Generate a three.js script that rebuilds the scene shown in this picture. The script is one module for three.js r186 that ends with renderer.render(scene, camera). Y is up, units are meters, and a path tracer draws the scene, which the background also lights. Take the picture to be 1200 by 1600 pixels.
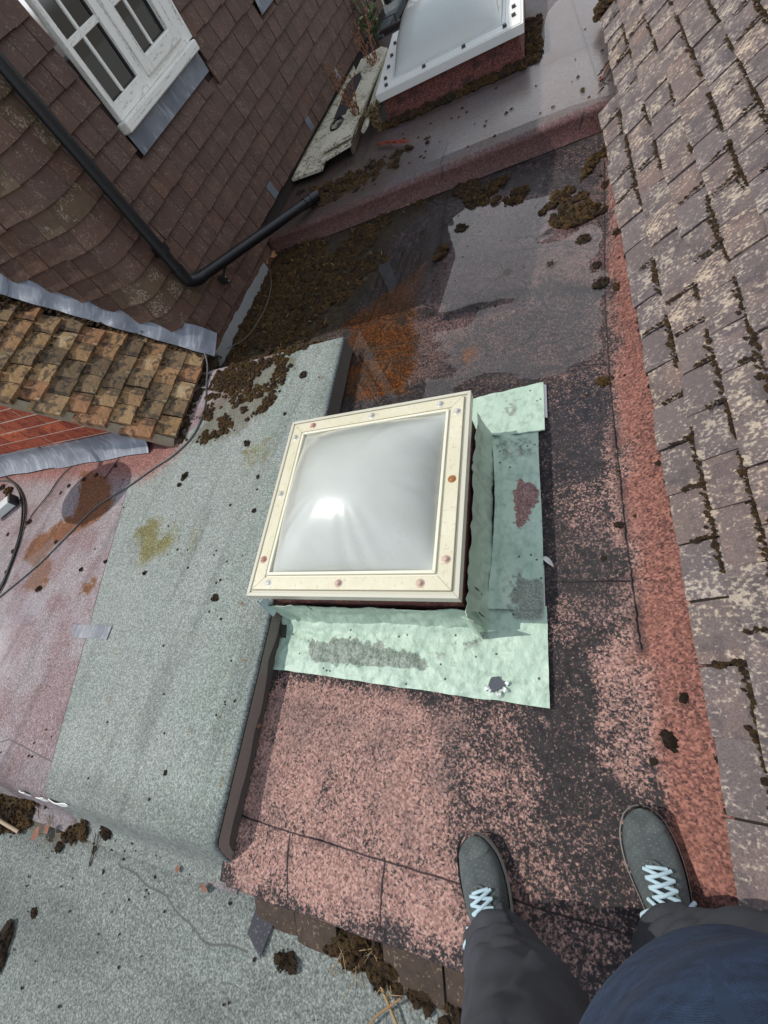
import * as THREE from 'three';
import { RoundedBoxGeometry } from 'three/addons/geometries/RoundedBoxGeometry.js';
import { mergeGeometries } from 'three/addons/utils/BufferGeometryUtils.js';

// ---------------------------------------------------------------- camera, sky, sun, exposure
const H = 1.4;                                        // lens height over the red felt roof (y = 0)
const scene = new THREE.Scene();
const camera = new THREE.PerspectiveCamera(97.63, 3 / 4, 0.02, 200);
camera.rotation.order = 'YXZ';
camera.rotation.set(-53.579 * Math.PI / 180, 43.584 * Math.PI / 180, -41.568 * Math.PI / 180);
camera.position.set(0, H, 0);
scene.add(camera);
const renderer = new THREE.WebGLRenderer({ antialias: true });
renderer.setSize(768, 1024);
renderer.toneMapping = THREE.LinearToneMapping;
renderer.toneMappingExposure = 0.92;
renderer.shadowMap.enabled = true;

const SUN = new THREE.Vector3(-0.585, 0.81, 0.035).normalize();
const sun = new THREE.DirectionalLight(new THREE.Color(1, 0.95, 0.87), 3.1);
sun.position.copy(SUN).multiplyScalar(20);
sun.castShadow = true; sun.shadow.radius = 1;
sun.shadow.camera.left = sun.shadow.camera.bottom = -7; sun.shadow.camera.right = sun.shadow.camera.top = 7;
sun.shadow.camera.far = 50; sun.shadow.mapSize.set(4096, 4096);
scene.add(sun, sun.target);

// ---------------------------------------------------------------- numbers and noise
function mulberry(a) { return () => { a |= 0; a = a + 0x6D2B79F5 | 0; let t = Math.imul(a ^ a >>> 15, 1 | a); t = t + Math.imul(t ^ t >>> 7, 61 | t) ^ t; return ((t ^ t >>> 14) >>> 0) / 4294967296; }; }
const rnd = mulberry(20417);
const rr = (a, b) => a + (b - a) * rnd();
const clamp = (x, a = 0, b = 1) => x < a ? a : x > b ? b : x;
const lerp = (a, b, t) => a + (b - a) * t;
const sst = (a, b, x) => { const t = clamp((x - a) / (b - a)); return t * t * (3 - 2 * t); };
function hash(x, y, s = 0) { let h = Math.imul(x, 374761393) + Math.imul(y, 668265263) + Math.imul(s, 974634777) | 0; h = Math.imul(h ^ h >>> 13, 1274126177); h = Math.imul(h ^ h >>> 16, 2246822519); return ((h ^ h >>> 15) >>> 0) / 4294967296; }
function vn(x, y, s = 0) {
  const ix = Math.floor(x), iy = Math.floor(y), fx = x - ix, fy = y - iy, u = fx * fx * (3 - 2 * fx), v = fy * fy * (3 - 2 * fy);
  const a = hash(ix, iy, s), b = hash(ix + 1, iy, s), c = hash(ix, iy + 1, s), d = hash(ix + 1, iy + 1, s);
  return a + (b - a) * u + (c - a) * v + (a - b - c + d) * u * v;
}
const fbm = (x, y, s = 0, o = 4) => { let t = 0, a = 0.5, n = 0; for (let i = 0; i < o; i++) { t += a * vn(x, y, s + i); n += a; a *= 0.5; x *= 2.03; y *= 2.03; } return t / n; };
const mix3 = (a, b, t) => [a[0] + (b[0] - a[0]) * t, a[1] + (b[1] - a[1]) * t, a[2] + (b[2] - a[2]) * t];

function dataTex(w, h, fn, srgb = true, repeat = false) {          // fn(x, y) -> [r, g, b] in 0..255
  const d = new Uint8Array(w * h * 4);
  for (let y = 0, i = 0; y < h; y++) for (let x = 0; x < w; x++, i += 4) { const c = fn(x, y); d[i] = clamp(c[0], 0, 255); d[i + 1] = clamp(c[1], 0, 255); d[i + 2] = clamp(c[2], 0, 255); d[i + 3] = 255; }
  const t = new THREE.DataTexture(d, w, h, THREE.RGBAFormat);
  t.magFilter = THREE.LinearFilter; t.minFilter = THREE.LinearFilter;
  if (srgb) t.colorSpace = THREE.SRGBColorSpace;
  if (repeat) t.wrapS = t.wrapT = THREE.RepeatWrapping;
  t.needsUpdate = true; return t;
}
// soft-edged regions of wear, dirt and felt colour, in plan metres
class Mask {
  constructor(x0, z0, x1, z1, step = 0.008) { Object.assign(this, { x0, z0, step, w: Math.ceil((x1 - x0) / step) + 1, h: Math.ceil((z1 - z0) / step) + 1 }); this.d = new Float32Array(this.w * this.h); }
  fill(poly, value) {
    for (let j = 0; j < this.h; j++) {
      const z = this.z0 + j * this.step, xs = [];
      for (let k = 0, n = poly.length; k < n; k++) { const [ax, az] = poly[k], [bx, bz] = poly[(k + 1) % n]; if ((az > z) !== (bz > z)) xs.push(ax + (z - az) / (bz - az) * (bx - ax)); }
      xs.sort((a, b) => a - b);
      for (let k = 0; k + 1 < xs.length; k += 2) for (let i = Math.max(0, Math.ceil((xs[k] - this.x0) / this.step)); i <= Math.min(this.w - 1, (xs[k + 1] - this.x0) / this.step); i++) this.d[j * this.w + i] = value;
    } return this;
  }
  blur(r, times = 2) {
    const k = Math.max(1, Math.round(r / this.step)), { w, h, d } = this, tmp = new Float32Array(Math.max(w, h));
    for (let t = 0; t < times; t++) for (const [n, m, sn, sm] of [[h, w, w, 1], [w, h, 1, w]]) for (let a = 0; a < n; a++) {
      const o = a * sn, get = b => d[o + Math.min(m - 1, Math.max(0, b)) * sm];
      let s = 0; for (let b = -k; b <= k; b++) s += get(b);
      for (let b = 0; b < m; b++) { tmp[b] = s / (2 * k + 1); s += get(b + k + 1) - get(b - k); }
      for (let b = 0; b < m; b++) d[o + b * sm] = tmp[b];
    }
    return this;
  }
  at(x, z) {
    const fx = clamp((x - this.x0) / this.step, 0, this.w - 1.001), fz = clamp((z - this.z0) / this.step, 0, this.h - 1.001), i = fx | 0, j = fz | 0, u = fx - i, v = fz - j, d = this.d, o = j * this.w + i;
    return d[o] * (1 - u) * (1 - v) + d[o + 1] * u * (1 - v) + d[o + this.w] * (1 - u) * v + d[o + this.w + 1] * u * v;
  }
}
function inPoly(x, z, poly) { let c = false; for (let i = 0, j = poly.length - 1; i < poly.length; j = i++) { const [ax, az] = poly[i], [bx, bz] = poly[j]; if ((az > z) !== (bz > z) && x < (bx - ax) * (z - az) / (bz - az) + ax) c = !c; } return c; }

// the one sky: pale blue between broad bright clouds, brighter round the sun
{
  const w = 512, h = 256, d = new Float32Array(w * h * 4);
  for (let j = 0, i = 0; j < h; j++) for (let k = 0; k < w; k++, i += 4) {
    const el = ((j + 0.5) / h - 0.5) * Math.PI, az = ((k + 0.5) / w - 0.5) * 2 * Math.PI, y = Math.sin(el), x = Math.cos(el) * Math.cos(az), z = Math.cos(el) * Math.sin(az);
    const e = Math.max(y, 0.02), q = 1 / (e + 0.25), cx = x * q * 1.5, cz = z * q * 1.5;
    const c = sst(0.44, 0.62, fbm(cx + 11.3, cz + 4.1, 77, 6)), sh = fbm(cx * 1.9 + 3, cz * 1.9, 91, 4);
    const s = Math.max(0, x * SUN.x + y * SUN.y + z * SUN.z), glow = 0.30 * Math.pow(s, 12) + 0.5 * Math.pow(s, 90);
    const blue = mix3([0.66, 0.73, 0.81], [0.36, 0.48, 0.66], sst(0, 0.7, y)), cl = 0.72 + 0.40 * sh;
    const col = y < 0 ? [0.20, 0.19, 0.17] : mix3(blue, [cl, cl, cl * 1.02], c * 0.9);
    for (let n = 0; n < 3; n++) d[i + n] = col[n] * 1.18 + (y > 0 ? glow * [1, 0.96, 0.9][n] : 0);
    d[i + 3] = 1;
  }
  const t = new THREE.DataTexture(d, w, h, THREE.RGBAFormat, THREE.FloatType);
  t.mapping = THREE.EquirectangularReflectionMapping; t.magFilter = t.minFilter = THREE.LinearFilter; t.needsUpdate = true;
  scene.background = t; scene.environment = t;
}

function join(list) {
  const mixed = list.some(g => g.index) && list.some(g => !g.index);
  return mergeGeometries(list.map(q => { const g = mixed && q.index ? q.toNonIndexed() : q.clone(); for (const k of Object.keys(g.attributes)) if (!['position', 'normal', 'uv'].includes(k)) g.deleteAttribute(k); if (!g.attributes.uv) g.setAttribute('uv', new THREE.Float32BufferAttribute(new Float32Array(g.attributes.position.count * 2), 2)); g.morphAttributes = {}; return g; }));
}
// ---------------------------------------------------------------- things, parts, names
const taken = {};
function numbered(n) { const k = taken[n] = (taken[n] ?? -1) + 1; return k ? `${n}_${String(k).padStart(3, '0')}` : n; }
function mesh(name, geo, mat, parent) { const m = new THREE.Mesh(geo, mat); m.name = name; m.castShadow = m.receiveShadow = true; if (parent) parent.add(m); return m; }
function struct(name, geo, mat) { const m = mesh(numbered(name), geo, mat, scene); m.userData.kind = 'structure'; return m; }
function tag(o, label, category, group) { o.userData.label = label; o.userData.category = category; if (group) o.userData.group = group; return o; }
function thing(name, label, category, pos = [0, 0, 0], turn = 0, group) { const g = new THREE.Group(); g.name = numbered(name); g.position.set(...pos); g.rotation.y = turn; scene.add(g); return tag(g, label, category, group); }
function solo(name, geo, mat, label, category, group) { return tag(mesh(numbered(name), geo, mat, scene), label, category, group); }
const S = (r, g, b) => new THREE.Color().setRGB(r / 255, g / 255, b / 255, THREE.SRGBColorSpace);
const std = (color, roughness = 0.85, more = {}) => new THREE.MeshStandardMaterial({ color, roughness, ...more });
const phys = (color, roughness, more = {}) => new THREE.MeshPhysicalMaterial({ color, roughness, ...more });
const V = (x, y, z) => new THREE.Vector3(x, y, z);
function tube(pts, r, seg = 40, rad = 8, smooth = true) { const c = smooth ? new THREE.CatmullRomCurve3(pts.map(p => V(...p))) : new THREE.CurvePath(); return new THREE.TubeGeometry(c, seg, r, rad, false); }
function rod(a, b, r0, r1 = r0, n = 14) { const A = V(...a), B = V(...b), g = new THREE.CylinderGeometry(r1, r0, A.distanceTo(B), n, 1); g.applyQuaternion(new THREE.Quaternion().setFromUnitVectors(V(0, 1, 0), B.clone().sub(A).normalize())); const m = A.add(B).multiplyScalar(0.5); return g.translate(m.x, m.y, m.z); }
function box(cx, cy, cz, sx, sy, sz, r = 0) { const g = r ? new RoundedBoxGeometry(sx, sy, sz, 2, r) : new THREE.BoxGeometry(sx, sy, sz); return g.translate(cx, cy, cz); }
// a sheet from a function of two parameters; uv from uvf or in metres of plan
function sheet(nu, nv, f, uvf) {
  const p = [], uv = [], ix = [];
  for (let j = 0; j <= nv; j++) for (let i = 0; i <= nu; i++) { const q = f(i / nu, j / nv); p.push(...q); uv.push(...(uvf ? uvf(q, i / nu, j / nv) : [q[0], q[2]])); }
  for (let j = 0; j < nv; j++) for (let i = 0; i < nu; i++) { const a = j * (nu + 1) + i, b = a + 1, c = a + nu + 1, e = c + 1; ix.push(a, c, b, b, c, e); }
  const g = new THREE.BufferGeometry(); g.setAttribute('position', new THREE.Float32BufferAttribute(p, 3)); g.setAttribute('uv', new THREE.Float32BufferAttribute(uv, 2)); g.setIndex(ix); g.computeVertexNormals(); return g;
}
// the same sheet with a thickness under it
function slab(nu, nv, f, th, uvf) {
  const top = sheet(nu, nv, f, uvf), n = (nu + 1) * (nv + 1), P = Array.from(top.attributes.position.array), U = Array.from(top.attributes.uv.array), N = top.attributes.normal.array, ix = Array.from(top.index.array), base = ix.length;
  for (let i = 0; i < n; i++) { P.push(P[3 * i] - N[3 * i] * th, P[3 * i + 1] - N[3 * i + 1] * th, P[3 * i + 2] - N[3 * i + 2] * th); U.push(U[2 * i], U[2 * i + 1]); }
  for (let i = 0; i < base; i += 3) ix.push(ix[i] + n, ix[i + 2] + n, ix[i + 1] + n);
  const rim = []; for (let i = 0; i < nu; i++) rim.push(i); for (let j = 0; j < nv; j++) rim.push(j * (nu + 1) + nu); for (let i = nu; i > 0; i--) rim.push(nv * (nu + 1) + i); for (let j = nv; j > 0; j--) rim.push(j * (nu + 1));
  let m = 2 * n; for (let k = 0; k < rim.length; k++) { const a = rim[k], b = rim[(k + 1) % rim.length]; for (const q of [a, b, a + n, b + n]) { P.push(P[3 * q], P[3 * q + 1], P[3 * q + 2]); U.push(U[2 * q], U[2 * q + 1]); } ix.push(m, m + 1, m + 2, m + 1, m + 3, m + 2); m += 4; }
  const g = new THREE.BufferGeometry(); g.setAttribute('position', new THREE.Float32BufferAttribute(P, 3)); g.setAttribute('uv', new THREE.Float32BufferAttribute(U, 2)); g.setIndex(ix); g.computeVertexNormals(); return g;
}
// a thin plate with a free outline, lying in plan (z shown as z) or placed by a matrix
function plate(pts, th, bevel = 0.001) { const s = new THREE.Shape(pts.map(([x, z]) => new THREE.Vector2(x, -z))); const g = new THREE.ExtrudeGeometry(s, { depth: th, bevelEnabled: bevel > 0, bevelSize: bevel, bevelThickness: bevel, bevelSegments: 1 }); return g.rotateX(-Math.PI / 2); }

// ---------------------------------------------------------------- shared small-scale relief
const grainBump = dataTex(512, 512, (x, y) => { const a = hash(x >> 1, y >> 1, 5) * 0.6 + hash(x, y, 6) * 0.4, b = vn(x / 6, y / 6, 8); const v = 255 * clamp(0.2 + a * 0.55 + b * 0.25); return [v, v, v]; }, false, true);
function bumpOf(sizeMetres, tex = grainBump, uvMetresPerUnit = 1) { const t = tex.clone(); t.repeat.set(uvMetresPerUnit / sizeMetres, uvMetresPerUnit / sizeMetres); t.needsUpdate = true; return t; }
const roughBump = dataTex(512, 512, (x, y) => { const X = x / 512 * 8, Y = y / 512 * 8; let v = 0; for (const [o, s] of [[1, 1], [2, 0.5], [4, 0.3], [8, 0.2]]) { const w = 8 * o, gx = X * o, gy = Y * o, ix = Math.floor(gx), iy = Math.floor(gy), fx = gx - ix, fy = gy - iy, u = fx * fx * (3 - 2 * fx), q = fy * fy * (3 - 2 * fy), n = (a, b) => hash((a % w + w) % w, (b % w + w) % w, 40 + o); v += s * lerp(lerp(n(ix, iy), n(ix + 1, iy), u), lerp(n(ix, iy + 1), n(ix + 1, iy + 1), u), q); } v = v / 2 * 255; return [v, v, v]; }, false, true);
// ---------------------------------------------------------------- regions of the roofs, in plan metres
const zStrip = [[0.19, -2.56], [0.13, -1.68], [0.11, -1.23], [0.11, -0.58], [0.11, -0.28], [0.11, -0.11], [0.14, 0.13], [0.16, 0.26], [0.27, 0.23], [0.28, -0.05], [0.27, -0.85], [0.25, -1.72], [0.24, -2.83]];
const zFringe = [[0.10, -0.91], [0.13, -0.78], [0.10, -0.30], [0.11, -0.10], [0.08, 0.09], [0.03, 0.04], [0.01, -0.11], [-0.01, -0.24], [0.05, -0.29], [0.08, -0.33], [0.09, -0.50], [0.07, -0.63]];
const zFront = [[-1.07, -0.12], [-0.71, -0.10], [-0.43, -0.09], [-0.33, -0.03], [-0.42, 0.08], [-0.29, 0.12], [-0.24, 0.20], [-0.27, 0.36], [-0.30, 0.47], [-0.52, 0.47], [-0.95, 0.49], [-1.08, 0.46], [-1.08, 0.14]];
const zMid = [[-0.43, -0.09], [-0.24, -0.09], [-0.17, 0.01], [-0.15, 0.18], [-0.08, 0.29], [0.05, 0.31], [-0.01, 0.40], [-0.31, 0.47], [-0.39, 0.23], [-0.42, 0.05]];
const zBlack = [[-0.22, -0.10], [-0.12, -0.10], [-0.10, -0.25], [-0.05, -0.31], [-0.01, -0.23], [0.01, -0.10], [0.03, 0.04], [0.07, 0.10], [0.01, 0.14], [-0.13, 0.11]];
const zSide1 = [[-0.09, -0.43], [0.10, -0.45], [0.06, -0.32], [-0.02, -0.28], [-0.08, -0.32]];
const zSide2 = [[-0.08, -0.80], [0.06, -0.82], [0.08, -0.62], [0.05, -0.56], [-0.07, -0.59]];
const zDark1 = [[-0.11, -1.22], [0.09, -1.20], [0.10, -0.93], [0.04, -0.83], [-0.09, -0.80], [-0.11, -0.98]];
const zPinkFar = [[-0.45, -2.71], [0.14, -2.35], [0.12, -1.74], [-0.10, -1.81], [-0.23, -1.84], [-0.56, -1.79], [-0.68, -1.88], [-0.67, -2.16], [-0.56, -2.26], [-0.45, -2.48]];
const zPink2 = [[-0.69, -1.79], [-0.39, -1.75], [-0.23, -1.82], [-0.08, -1.74], [-0.13, -1.64], [-0.34, -1.65], [-0.55, -1.62], [-0.68, -1.54]];
const zPink3 = [[-0.69, -1.70], [-0.50, -1.65], [-0.50, -1.38], [-0.68, -1.42]];
const zSlate = [[-0.40, -1.69], [-0.08, -1.72], [0.12, -1.70], [0.09, -1.26], [-0.13, -1.29], [-0.50, -1.34], [-0.54, -1.50]];
const zOrange = [[-1.13, -1.94], [-0.90, -2.08], [-0.77, -2.18], [-0.68, -2.35], [-0.69, -2.02], [-0.69, -1.70], [-0.67, -1.35], [-1.07, -1.38], [-1.03, -1.64]];
const zSpot = [[-0.47, -1.53], [-0.41, -1.54], [-0.37, -1.48], [-0.40, -1.44], [-0.45, -1.47]];
const zDirt = [[-1.89, -1.67], [-1.90, -2.50], [-1.93, -3.06], [-1.51, -3.02], [-0.61, -2.97], [-0.54, -2.76], [-0.82, -2.65], [-0.96, -2.51], [-0.89, -2.26], [-1.05, -2.06], [-1.13, -1.85], [-1.48, -1.76]];
const pPuddle = [[-1.12, -1.27], [-1.11, -1.83], [-1.05, -2.05], [-0.96, -2.30], [-0.84, -2.48], [-0.66, -2.66], [-0.40, -2.58], [-0.15, -2.50], [0.08, -2.42], [0.13, -2.10], [0.12, -1.70], [0.11, -1.40], [0.06, -1.27], [-0.3, -1.25], [-0.66, -1.20]];
const zGreenB = [[-1.93, 0.28], [-1.86, 0.68], [-1.01, 0.48], [-1.03, -0.39], [-0.99, -1.68], [-1.41, -1.75], [-1.72, -1.38], [-1.95, -1.21], [-2.20, -1.02]];
const zMossB = [[-1.24, -1.14], [-1.39, -1.12], [-1.47, -1.03], [-1.37, -0.95], [-1.25, -1.03]];
const zM1 = [[-2.02, -0.69], [-1.84, -0.79], [-1.84, -0.65], [-1.75, -0.63], [-1.82, -0.53], [-1.89, -0.51], [-1.90, -0.62]];
const zM2 = [[-1.81, -0.59], [-1.72, -0.73], [-1.70, -0.60], [-1.77, -0.56]];
const zM3 = [[-1.60, -0.55], [-1.60, -0.70], [-1.57, -0.72], [-1.55, -0.55]];
const zMud = [[-1.81, -1.15], [-1.80, -1.57], [-1.41, -1.72], [-1.26, -1.61], [-1.37, -1.31], [-1.55, -1.15]];
const pPud2 = [[-2.71, -0.61], [-2.59, -0.73], [-2.41, -0.78], [-2.40, -0.70], [-2.49, -0.56], [-2.53, -0.45], [-2.44, -0.37], [-2.44, -0.26], [-2.57, -0.22], [-2.70, -0.22], [-2.72, -0.33], [-2.72, -0.42], [-2.82, -0.53]];
const zBrickRefl = [[-2.68, -1.12], [-2.39, -1.04], [-2.25, -0.85], [-2.33, -0.77], [-2.54, -0.68], [-2.64, -0.60], [-2.52, -0.54], [-2.53, -0.45], [-2.47, -0.39], [-2.72, -0.40], [-2.66, -0.51], [-2.84, -0.58], [-2.81, -0.70], [-2.53, -0.84]];  // brown of the brick gable mirrored in wet felt, put into the colour
const zRust2 = [[-2.20, -0.42], [-2.13, -0.47], [-2.13, -0.37], [-2.16, -0.36]];
const mA = [[-1.93, -1.81], [-1.90, -2.50], [-1.91, -3.02], [-1.56, -3.00], [-1.21, -2.96], [-0.86, -3.03], [-0.61, -3.02], [-0.58, -2.86], [-0.79, -2.75], [-1.01, -2.63], [-0.92, -2.38], [-1.08, -2.23], [-1.19, -1.96], [-1.38, -1.85], [-1.68, -1.81]];
const mB = [[-1.85, -1.54], [-1.65, -1.67], [-1.34, -1.63], [-1.31, -1.46], [-1.37, -1.31], [-1.55, -1.24], [-1.66, -1.17], [-1.78, -1.15], [-1.82, -1.27]];
const mC1 = [[-0.60, -2.86], [-0.51, -2.94], [-0.27, -2.73], [-0.14, -2.56], [-0.22, -2.47], [-0.44, -2.55]];
const mC2 = [[-0.11, -2.32], [-0.03, -2.45], [0.06, -2.47], [0.19, -2.39], [0.18, -2.20], [0.06, -2.15], [-0.08, -2.21]];
const mC3 = [[0.16, -2.69], [0.22, -2.68], [0.19, -2.44], [0.12, -2.41], [0.08, -2.47]];
const mE = [[-1.20, -3.25], [-0.84, -3.23], [-0.64, -3.26], [-0.51, -3.09], [-0.78, -3.04], [-1.02, -2.93], [-1.53, -2.96], [-1.83, -3.28]];
const mC = [[-2.46, 0.48], [-2.19, 0.46], [-1.80, 0.47], [-1.65, 0.47], [-1.84, 0.53], [-1.97, 0.58], [-2.23, 0.58], [-2.37, 0.59]];
const cA = [[-0.60, -2.27, 0.084], [-0.50, -2.43, 0.066], [-0.07, -1.95, 0.040], [-0.26, -1.99, 0.031], [0.07, -2.05, 0.051], [0.12, -1.74, 0.057], [0.17, -1.66, 0.039], [0.11, -1.85, 0.030], [0.20, -1.97, 0.031], [0.09, -1.22, 0.031]];
const sA = [[0.21, -0.82, 0.011], [0.09, -0.65, 0.016], [0.19, -0.16, 0.016], [0.15, -0.06, 0.029], [0.11, -0.01, 0.011], [0.04, -0.54, 0.010], [0.12, -1.23, 0.010]];
const cB = [[-1.35, -0.37, 0.020], [-1.81, -0.48, 0.015], [-1.78, -0.98, 0.025], [-1.80, -0.93, 0.016], [-1.31, -0.92, 0.013], [-1.28, -0.75, 0.013], [-1.37, -1.56, 0.025], [-1.31, -1.57, 0.019], [-1.21, -1.49, 0.024], [-1.44, -1.12, 0.023], [-1.34, 0.23, 0.010], [-1.29, -0.29, 0.007], [-2.11, -0.54, 0.013], [-1.26, -1.26, 0.011]];
const cD = [[-2.95, -0.80, 0.026], [-2.59, -0.66, 0.015], [-2.54, -0.40, 0.022], [-2.51, -1.07, 0.016], [-2.61, -1.05, 0.016], [-2.73, -1.02, 0.016], [-2.78, -0.98, 0.012], [-2.37, -1.11, 0.011], [-2.27, -0.50, 0.014], [-3.11, -0.73, 0.013], [-2.96, -0.62, 0.017], [-2.91, -0.50, 0.017], [-3.36, -1.04, 0.043], [-3.47, -1.08, 0.025]];
const cC = [[-1.96, 0.78, 0.020], [-2.06, 0.90, 0.048], [-1.95, 0.58, 0.023], [-0.86, 0.63, 0.042], [-1.66, 0.50, 0.012], [-1.58, 0.49, 0.014], [-1.76, 0.55, 0.012], [-1.43, 0.56, 0.008], [-1.68, 0.60, 0.009]];

// ---------------------------------------------------------------- the red felt roof stood on (y = 0)
let mPudMask = null; const mPudH = (x, z) => (mPudMask ??= new Mask(-2.0, -2.92, 0.36, 0.54, 0.02).fill(pPuddle, 1).blur(0.05, 2)).at(x + 0.22 * (fbm(x * 5, z * 5, 59, 3) - 0.5), z + 0.22 * (fbm(x * 5 + 9, z * 5, 60, 3) - 0.5));
const seamX = z => z < -1.68 ? lerp(0.129, 0.195, (-1.68 - z) / 0.9) : z < -1.23 ? lerp(0.111, 0.129, (-1.23 - z) / 0.45) : 0.11;
const eaveX = z => 0.240 + 0.0135 * z;                                 // lowest edge of the tiles on the right
const hRed = (x, z) => {
  let y = 0.010 * (fbm(x * 2.1 + 5, z * 2.1, 3, 3) - 0.5) + 0.006 * (fbm(x * 9, z * 9, 4, 2) - 0.5);
  y += 0.092 * sst(seamX(z) - 0.005, eaveX(z) + 0.06, x);
  y -= (0.0085 + 0.024 * (fbm(x * 3.2 + 2, z * 8.5, 58, 4) - 0.53) * sst(-0.75, -0.55, x)) * sst(0.25, 0.85, mPudH(x, z));
  y -= 0.012 * sst(0.40, 0.485, z) + 0.006;
  y += 0.004 * sst(0.330, 0.322, z - 0.02 * x) * 0 + 0.003 * sst(0.325, 0.33, z + 0.012 * (x + 0.7));
  return y;
};
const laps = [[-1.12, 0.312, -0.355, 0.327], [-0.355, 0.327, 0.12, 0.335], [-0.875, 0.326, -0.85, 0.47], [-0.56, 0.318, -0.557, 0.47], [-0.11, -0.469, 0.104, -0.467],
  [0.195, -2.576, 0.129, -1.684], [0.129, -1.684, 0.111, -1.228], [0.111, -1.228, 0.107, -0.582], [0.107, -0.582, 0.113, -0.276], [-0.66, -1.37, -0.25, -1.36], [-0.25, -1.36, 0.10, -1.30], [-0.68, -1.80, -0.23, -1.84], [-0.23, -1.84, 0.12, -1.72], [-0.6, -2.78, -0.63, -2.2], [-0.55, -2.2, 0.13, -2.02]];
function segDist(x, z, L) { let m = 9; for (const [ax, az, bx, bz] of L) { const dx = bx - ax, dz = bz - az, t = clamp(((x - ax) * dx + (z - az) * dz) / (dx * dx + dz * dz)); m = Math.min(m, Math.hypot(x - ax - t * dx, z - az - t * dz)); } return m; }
const RX0 = -2.0, RZ0 = -2.92, RW = 2.36, RH = 3.46;
const mk = () => new Mask(RX0, RZ0, RX0 + RW, RZ0 + RH);
const mCover = mk(), mOrange = mk(), mDirt = mk(), mSlate = mk(), mFar = mk(), mWet = mk();
mCover.d.fill(0.12);
mCover.fill(zFront, 0.86).fill(zMid, 0.46).fill(zSide1, 0.34).fill(zSide2, 0.30).fill(zDark1, 0.06).fill(zPinkFar, 0.56).fill(zPink2, 0.62).fill(zPink3, 0.60).fill(zSlate, 0.40).fill(zOrange, 0.50).fill(zBlack, 0.02).fill(zFringe, 0.70).fill(zStrip, 0.74).fill(zSpot, 0.85).blur(0.016, 2);
mOrange.fill(zOrange, 1).fill(zSpot, 0.8).blur(0.012, 2);
mDirt.fill(zDirt, 1).blur(0.05, 2);
mSlate.fill(zSlate, 1).fill(zDark1, 0.5).blur(0.04, 2);
mFar.fill([[-0.8, -2.9], [0.14, -2.9], [0.14, -1.72], [-0.72, -1.72]], 1).blur(0.05, 2);
const mPud = mk().fill(pPuddle, 1).blur(0.05, 2);
mWet.fill([[-1.2, -2.9], [0.16, -2.9], [0.13, -1.3], [-1.1, -1.15]], 1).blur(0.07, 2);
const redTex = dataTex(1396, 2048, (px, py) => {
  let x = RX0 + (px + 0.5) / 1396 * RW, z = RZ0 + (py + 0.5) / 2048 * RH;
  const n1 = fbm(x * 13, z * 13, 11, 4), n2 = fbm(x * 70, z * 70, 12, 2), wx = x + (n1 - 0.5) * 0.10, wz = z + (fbm(x * 13, z * 13, 21, 3) - 0.5) * 0.10;
  const cov = clamp(mCover.at(wx, wz) + (n1 - 0.5) * 0.50 + (n2 - 0.5) * 0.30), or = mOrange.at(wx, wz), dirt = mDirt.at(wx, wz), sl = mSlate.at(wx, wz), far = mFar.at(wx, wz), strip = sst(seamX(z) - 0.02, seamX(z) + 0.06, wx);
  const gv = vn(x / 0.0046, z / 0.0046, 31) * 0.42 + vn(x / 0.0024, z / 0.0024, 32) * 0.34 + hash(px, py, 34) * 0.24, g = sst(0.37, 0.63, gv - (0.5 - cov) * 0.44), va = vn(x / 0.0046, z / 0.0046, 33);
  let gran = mix3([128, 95, 88], [200, 162, 150], va);
  gran = mix3(gran, mix3([104, 66, 58], [166, 110, 96], va), clamp(or * 0.8 + strip * 0.75));
  gran = mix3(gran, mix3([92, 46, 10], [178, 98, 28], va), or * (1 - strip));
  gran = mix3(gran, mix3([132, 96, 96], [190, 150, 148], va), far * 0.75);
  let bit = mix3([44, 42, 44], [66, 62, 62], n2);
  bit = mix3(bit, [46, 50, 62], sl * 0.5); bit = mix3(bit, [40, 24, 12], or * (1 - strip) * 0.7); bit = mix3(bit, [84, 56, 54], strip * 0.7);
  let c = mix3(bit, gran, g * (1 - 0.12 * sl));
  c = mix3(c, mix3([46, 40, 30], [78, 66, 46], n2), clamp(dirt * 1.3 - 0.3 + (n1 - 0.5)) * 0.9);
  const wet = mWet.at(x, z), pud = mPud.at(x, z); c = c.map(q => q * (1 - 0.16 * wet - 0.16 * pud * (1 - or)));
  const tide = Math.abs(fbm(x * 2.6 + 7, z * 3.4, 57, 4) - 0.5) ; c = mix3(c, [38, 36, 40], wet * 0.6 * sst(0.012, 0.002, tide)); c = mix3(c, [150, 138, 134], wet * 0.22 * sst(0.010, 0.0, Math.abs(tide - 0.02)));
  const film = sst(0.5, 0.72, fbm(x * 5 + 3, z * 5, 51, 4)) * 0.25; c = mix3(c, [70, 66, 66], film * (1 - strip));
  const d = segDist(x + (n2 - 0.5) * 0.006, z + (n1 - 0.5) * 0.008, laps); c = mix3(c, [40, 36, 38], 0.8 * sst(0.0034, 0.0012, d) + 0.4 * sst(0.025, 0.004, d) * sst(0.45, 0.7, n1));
  return c;
});
const redRough = dataTex(236, 346, (px, py) => { const x = RX0 + px / 236 * RW, z = RZ0 + py / 346 * RH, w = clamp(mWet.at(x, z) * 1.1 - 0.45 * fbm(x * 6, z * 6, 61, 3)); const v = 255 * lerp(0.88, 0.30, w); return [v, v, v]; }, false);
const redUV = q => [(q[0] - RX0) / RW, (q[2] - RZ0) / RH];
function planMat(map, metres, more = {}) { const b = grainBump.clone(); b.repeat.set(metres[0] / 0.42, metres[1] / 0.42); b.needsUpdate = true; return phys(0xffffff, 1, { map, bumpMap: b, bumpScale: 0.0016, ...more }); }
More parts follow.
